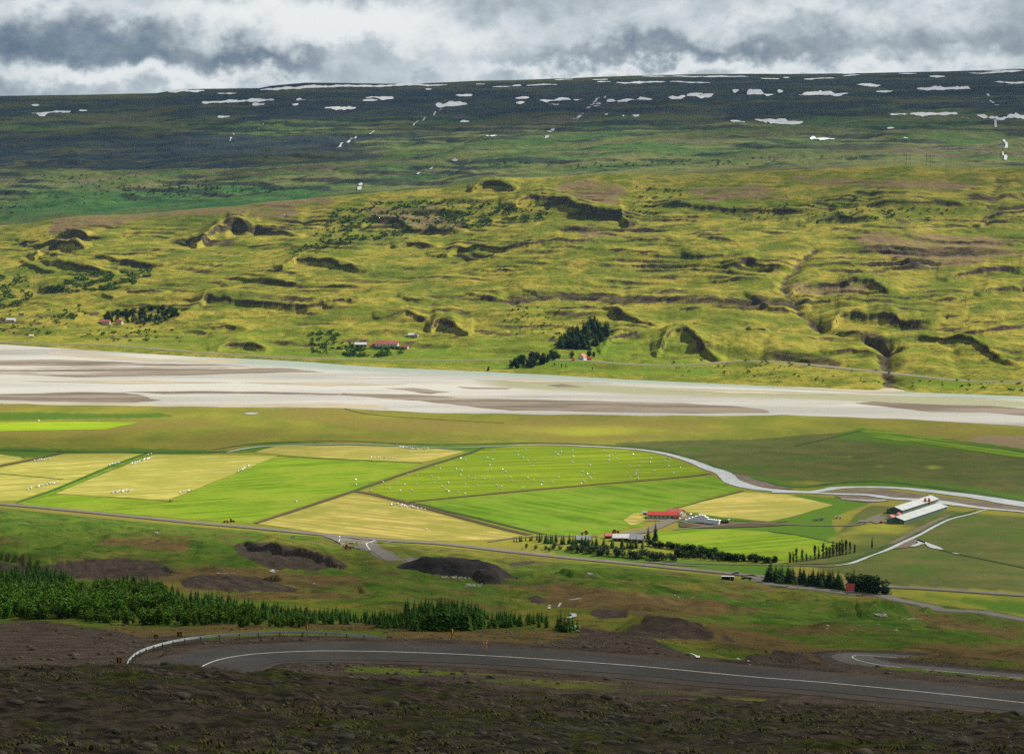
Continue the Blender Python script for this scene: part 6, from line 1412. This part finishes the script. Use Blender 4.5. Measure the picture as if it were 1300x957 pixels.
def cloud_bank(name, jlo, jhi):
    sl_ = slice(jlo, jhi); X, Y, f = gx_[:, sl_], gy_[:, sl_], fo[:, sl_].copy()
    f[0] = f[-1] = 0
    th2 = 260 * np.clip(f, 0, 1) ** 0.6
    zb = ALT - 0.25 * th2 + 20 * fbm(X, Y, 300, 3, 91); zt = ALT + th2 * (1 + 0.5 * fbm(X, Y, 350, 4, 92)) + 8
    n, m = X.shape; idx = np.arange(n * m).reshape(n, m); keep = f > 0.02
    kq_ = keep[:-1, :-1] | keep[1:, :-1] | keep[1:, 1:] | keep[:-1, 1:]
    q = np.stack([idx[:-1, :-1], idx[1:, :-1], idx[1:, 1:], idx[:-1, 1:]], -1)[kq_]
    co = np.concatenate([np.stack([X, Y, zb], -1).reshape(-1, 3), np.stack([X, Y, zt], -1).reshape(-1, 3)])
    me = bpy.data.meshes.new(name); me.from_pydata(co.tolist(), [], np.concatenate([q[:, ::-1], q + n * m]).tolist()); me.update()
    a = me.attributes.new('cover', 'FLOAT', 'POINT'); a.data.foreach_set('value', np.concatenate([f.ravel(), f.ravel()]).astype(np.float32))
    me.polygons.foreach_set('use_smooth', [True] * len(me.polygons))
    me.materials.append(CLM); o = link(bpy.data.objects.new(name, me)); return setting(o)
CLM = bpy.data.materials.new('cloud'); CLM.use_nodes = True; nt = CLM.node_tree; nt.nodes.clear(); g = G(nt)
out = g.n('ShaderNodeOutputMaterial'); tr = g.n('ShaderNodeBsdfTransparent'); df = g.n('ShaderNodeBsdfDiffuse'); tl = g.n('ShaderNodeBsdfTranslucent')
df.inputs[0].default_value = (0.85, 0.87, 0.9, 1); tl.inputs[0].default_value = (0.80, 0.83, 0.87, 1)
ms0 = g.n('ShaderNodeMixShader'); ms0.inputs[0].default_value = 0.4; nt.links.new(df.outputs[0], ms0.inputs[1]); nt.links.new(tl.outputs[0], ms0.inputs[2])
ms = g.n('ShaderNodeMixShader'); at = g.n('ShaderNodeAttribute', attribute_name='cover'); nt.links.new(at.outputs['Fac'], ms.inputs[0])
nt.links.new(tr.outputs[0], ms.inputs[1]); nt.links.new(ms0.outputs[0], ms.inputs[2]); nt.links.new(ms.outputs[0], out.inputs[0])
cloud_bank('clouds', 0, gx_.shape[1])  # unseen layer overhead, added and shaped to cast the shade set above

w = bpy.data.worlds.new("World"); scene.world = w; w.use_nodes = True; nt = w.node_tree; nt.nodes.clear(); g = G(nt)
wo = g.n('ShaderNodeOutputWorld'); bg = g.n('ShaderNodeBackground'); nt.links.new(bg.outputs[0], wo.inputs[0])
sky = g.n('ShaderNodeTexSky', sky_type='NISHITA'); sky.sun_disc = False; sky.sun_elevation = SUN_EL; sky.sun_rotation = SUN_AZ; sky.altitude = 300
tc = g.n('ShaderNodeTexCoord'); sx = g.n('ShaderNodeSeparateXYZ'); nt.links.new(tc.outputs['Generated'], sx.inputs[0])
az = g.math('ARCTAN2', sx.outputs[0], sx.outputs[1]); el = g.math('ARCSINE', sx.outputs[2])
# u: across, in frame widths; e: height above the horizon, 1 = 2.56 degrees
uN = g.math('MULTIPLY', az, F / 1300.0); eN = g.math('MULTIPLY', el, F / 170.0)
cb = g.n('ShaderNodeCombineXYZ'); g.put(cb.inputs[0], g.math('MULTIPLY', uN, 6.5)); g.put(cb.inputs[1], eN); cb.inputs[2].default_value = 4.2
def wn(lam, det, off, rough=0.55, dist=0.0):
    mp = g.n('ShaderNodeMapping'); nt.links.new(cb.outputs[0], mp.inputs[0]); mp.inputs['Location'].default_value = off
    return g.noise(lam, det, rough, vec=mp.outputs[0], dist=dist)
wu = g.math('MULTIPLY_ADD', g.math('SUBTRACT', wn(0.5, 5, (3, 7, 1), 0.6), 0.5), 0.20, uN)
we = g.math('MULTIPLY_ADD', g.math('SUBTRACT', wn(0.42, 6, (13, 2, 5), 0.62), 0.5), 0.75, eN)
def gauss(cu, ce, su, se, amp):
    a = g.math('DIVIDE', g.math('SUBTRACT', wu, cu), su); b = g.math('DIVIDE', g.math('SUBTRACT', we, ce), se)
    q = g.math('ADD', g.math('MULTIPLY', a, a), g.math('MULTIPLY', b, b))
    return g.math('MULTIPLY', g.math('EXPONENT', g.math('MULTIPLY', q, -1.0)), amp)
def px(u, v, su, sv, amp): return gauss((u - 650) / 1300.0, (170 - v) / 170.0, su / 1300.0, sv / 170.0, amp)
SKYG = [px(420, 40, 150, 36, 0.46), px(300, 12, 200, 22, 0.30), px(560, 55, 90, 30, 0.18), px(60, 6, 70, 14, 0.22), px(140, 102, 210, 15, 0.48), px(330, 100, 60, 9, 0.10),
        px(90, 52, 190, 24, -0.30), px(300, 76, 170, 15, -0.36), px(10, 62, 60, 24, -0.16), px(700, 38, 180, 26, 0.12), px(730, 70, 90, 11, -0.20), px(880, 62, 120, 13, -0.28), px(1080, 60, 100, 14, -0.12), px(1000, 22, 220, 26, 0.24), px(1180, 15, 110, 18, 0.14),
        px(1270, 40, 60, 34, -0.16), px(900, 88, 330, 10, 0.36), px(1250, 78, 150, 12, 0.20), px(620, 94, 120, 12, 0.04), px(980, 35, 60, 10, -0.14), px(690, 12, 80, 14, -0.06)]
L = g.math('MULTIPLY_ADD', g.ramp(uN, -0.1, 0.2), 0.03, 0.50)
for q in SKYG: L = g.math('ADD', L, q)
L = g.math('ADD', L, g.math('MULTIPLY', g.math('SUBTRACT', wn(0.42, 9, (1, 1, 1), 0.62, 0.5), 0.5), 0.72))
L = g.math('ADD', L, g.math('MULTIPLY', g.math('SUBTRACT', wn(0.09, 6, (5, 1, 9), 0.6), 0.5), 0.16))
cr = g.n('ShaderNodeValToRGB'); L = g.math('ADD', L, 0.07); g.put(cr.inputs[0], L); E = cr.color_ramp.elements
EXPO = 0.92; k_ = 2 ** -EXPO
def lin(c): return tuple(((x / 255 + 0.055) / 1.055) ** 2.4 * k_ if x > 10 else x / 255 / 12.92 * k_ for x in c) + (1,)
E[0].position = 0.05; E[0].color = lin((88, 103, 120)); E[1].position = 1.0; E[1].color = lin((238, 240, 240))
for p_, c_ in ((0.28, (120, 134, 148)), (0.48, (156, 166, 173)), (0.70, (196, 205, 209)), (0.86, (225, 229, 230))):
    e_ = E.new(p_); e_.color = lin(c_)
# breaks of blue left between the clouds, more of them higher up
blue = g.ramp(g.math('ADD', wn(2.4, 5, (8, 8, 8), 0.55), g.math('MULTIPLY', g.ramp(el, 0.10, 0.5), 0.10)), 0.50, 0.64)
high = g.ramp(el, 0.05, 0.20)
skys = g.n('ShaderNodeVectorMath', operation='SCALE'); nt.links.new(sky.outputs[0], skys.inputs[0]); skys.inputs['Scale'].default_value = 0.10
cc = g.mix(g.math('MULTIPLY', blue, high), cr.outputs[0], skys.outputs[0])
darkup = g.n('ShaderNodeVectorMath', operation='SCALE'); nt.links.new(cc, darkup.inputs[0]); g.put(darkup.inputs['Scale'], g.math('MULTIPLY_ADD', g.ramp(el, 0.05, 0.24), -0.74, 1.0)); cc = darkup.outputs[0]
nt.links.new(cc, bg.inputs['Color']); bg.inputs['Strength'].default_value = 1.0
# the air
hz = MB(); hz.box(-9000, 9000, -600, 18000, -3, 720); hm = bpy.data.materials.new('haze'); hm.use_nodes = True; nt = hm.node_tree; nt.nodes.clear()
ho = nt.nodes.new('ShaderNodeOutputMaterial'); hv = nt.nodes.new('ShaderNodeVolumePrincipled'); nt.links.new(hv.outputs[0], ho.inputs['Volume'])
hv.inputs['Color'].default_value = (0.34, 0.62, 1.0, 1); hv.inputs['Density'].default_value = 8e-6; hv.inputs['Anisotropy'].default_value = 0.2
setting(hz.build('haze', hm), 'stuff')
scene.view_settings.view_transform = 'Standard'; scene.view_settings.look = 'None'; scene.view_settings.exposure = EXPO; scene.view_settings.gamma = 1.0
scene.view_settings.use_curve_mapping = False
cy = scene.cycles
cy.max_bounces = 6; cy.diffuse_bounces = 2; cy.glossy_bounces = 2; cy.transmission_bounces = 2; cy.volume_bounces = 0; cy.transparent_max_bounces = 12
cy.use_denoising = False; cy.use_adaptive_sampling = False; cy.denoising_prefilter = 'ACCURATE'; cy.denoising_input_passes = 'RGB_ALBEDO_NORMAL'
cy.use_fast_gi = False; cy.sample_clamp_indirect = 3.0
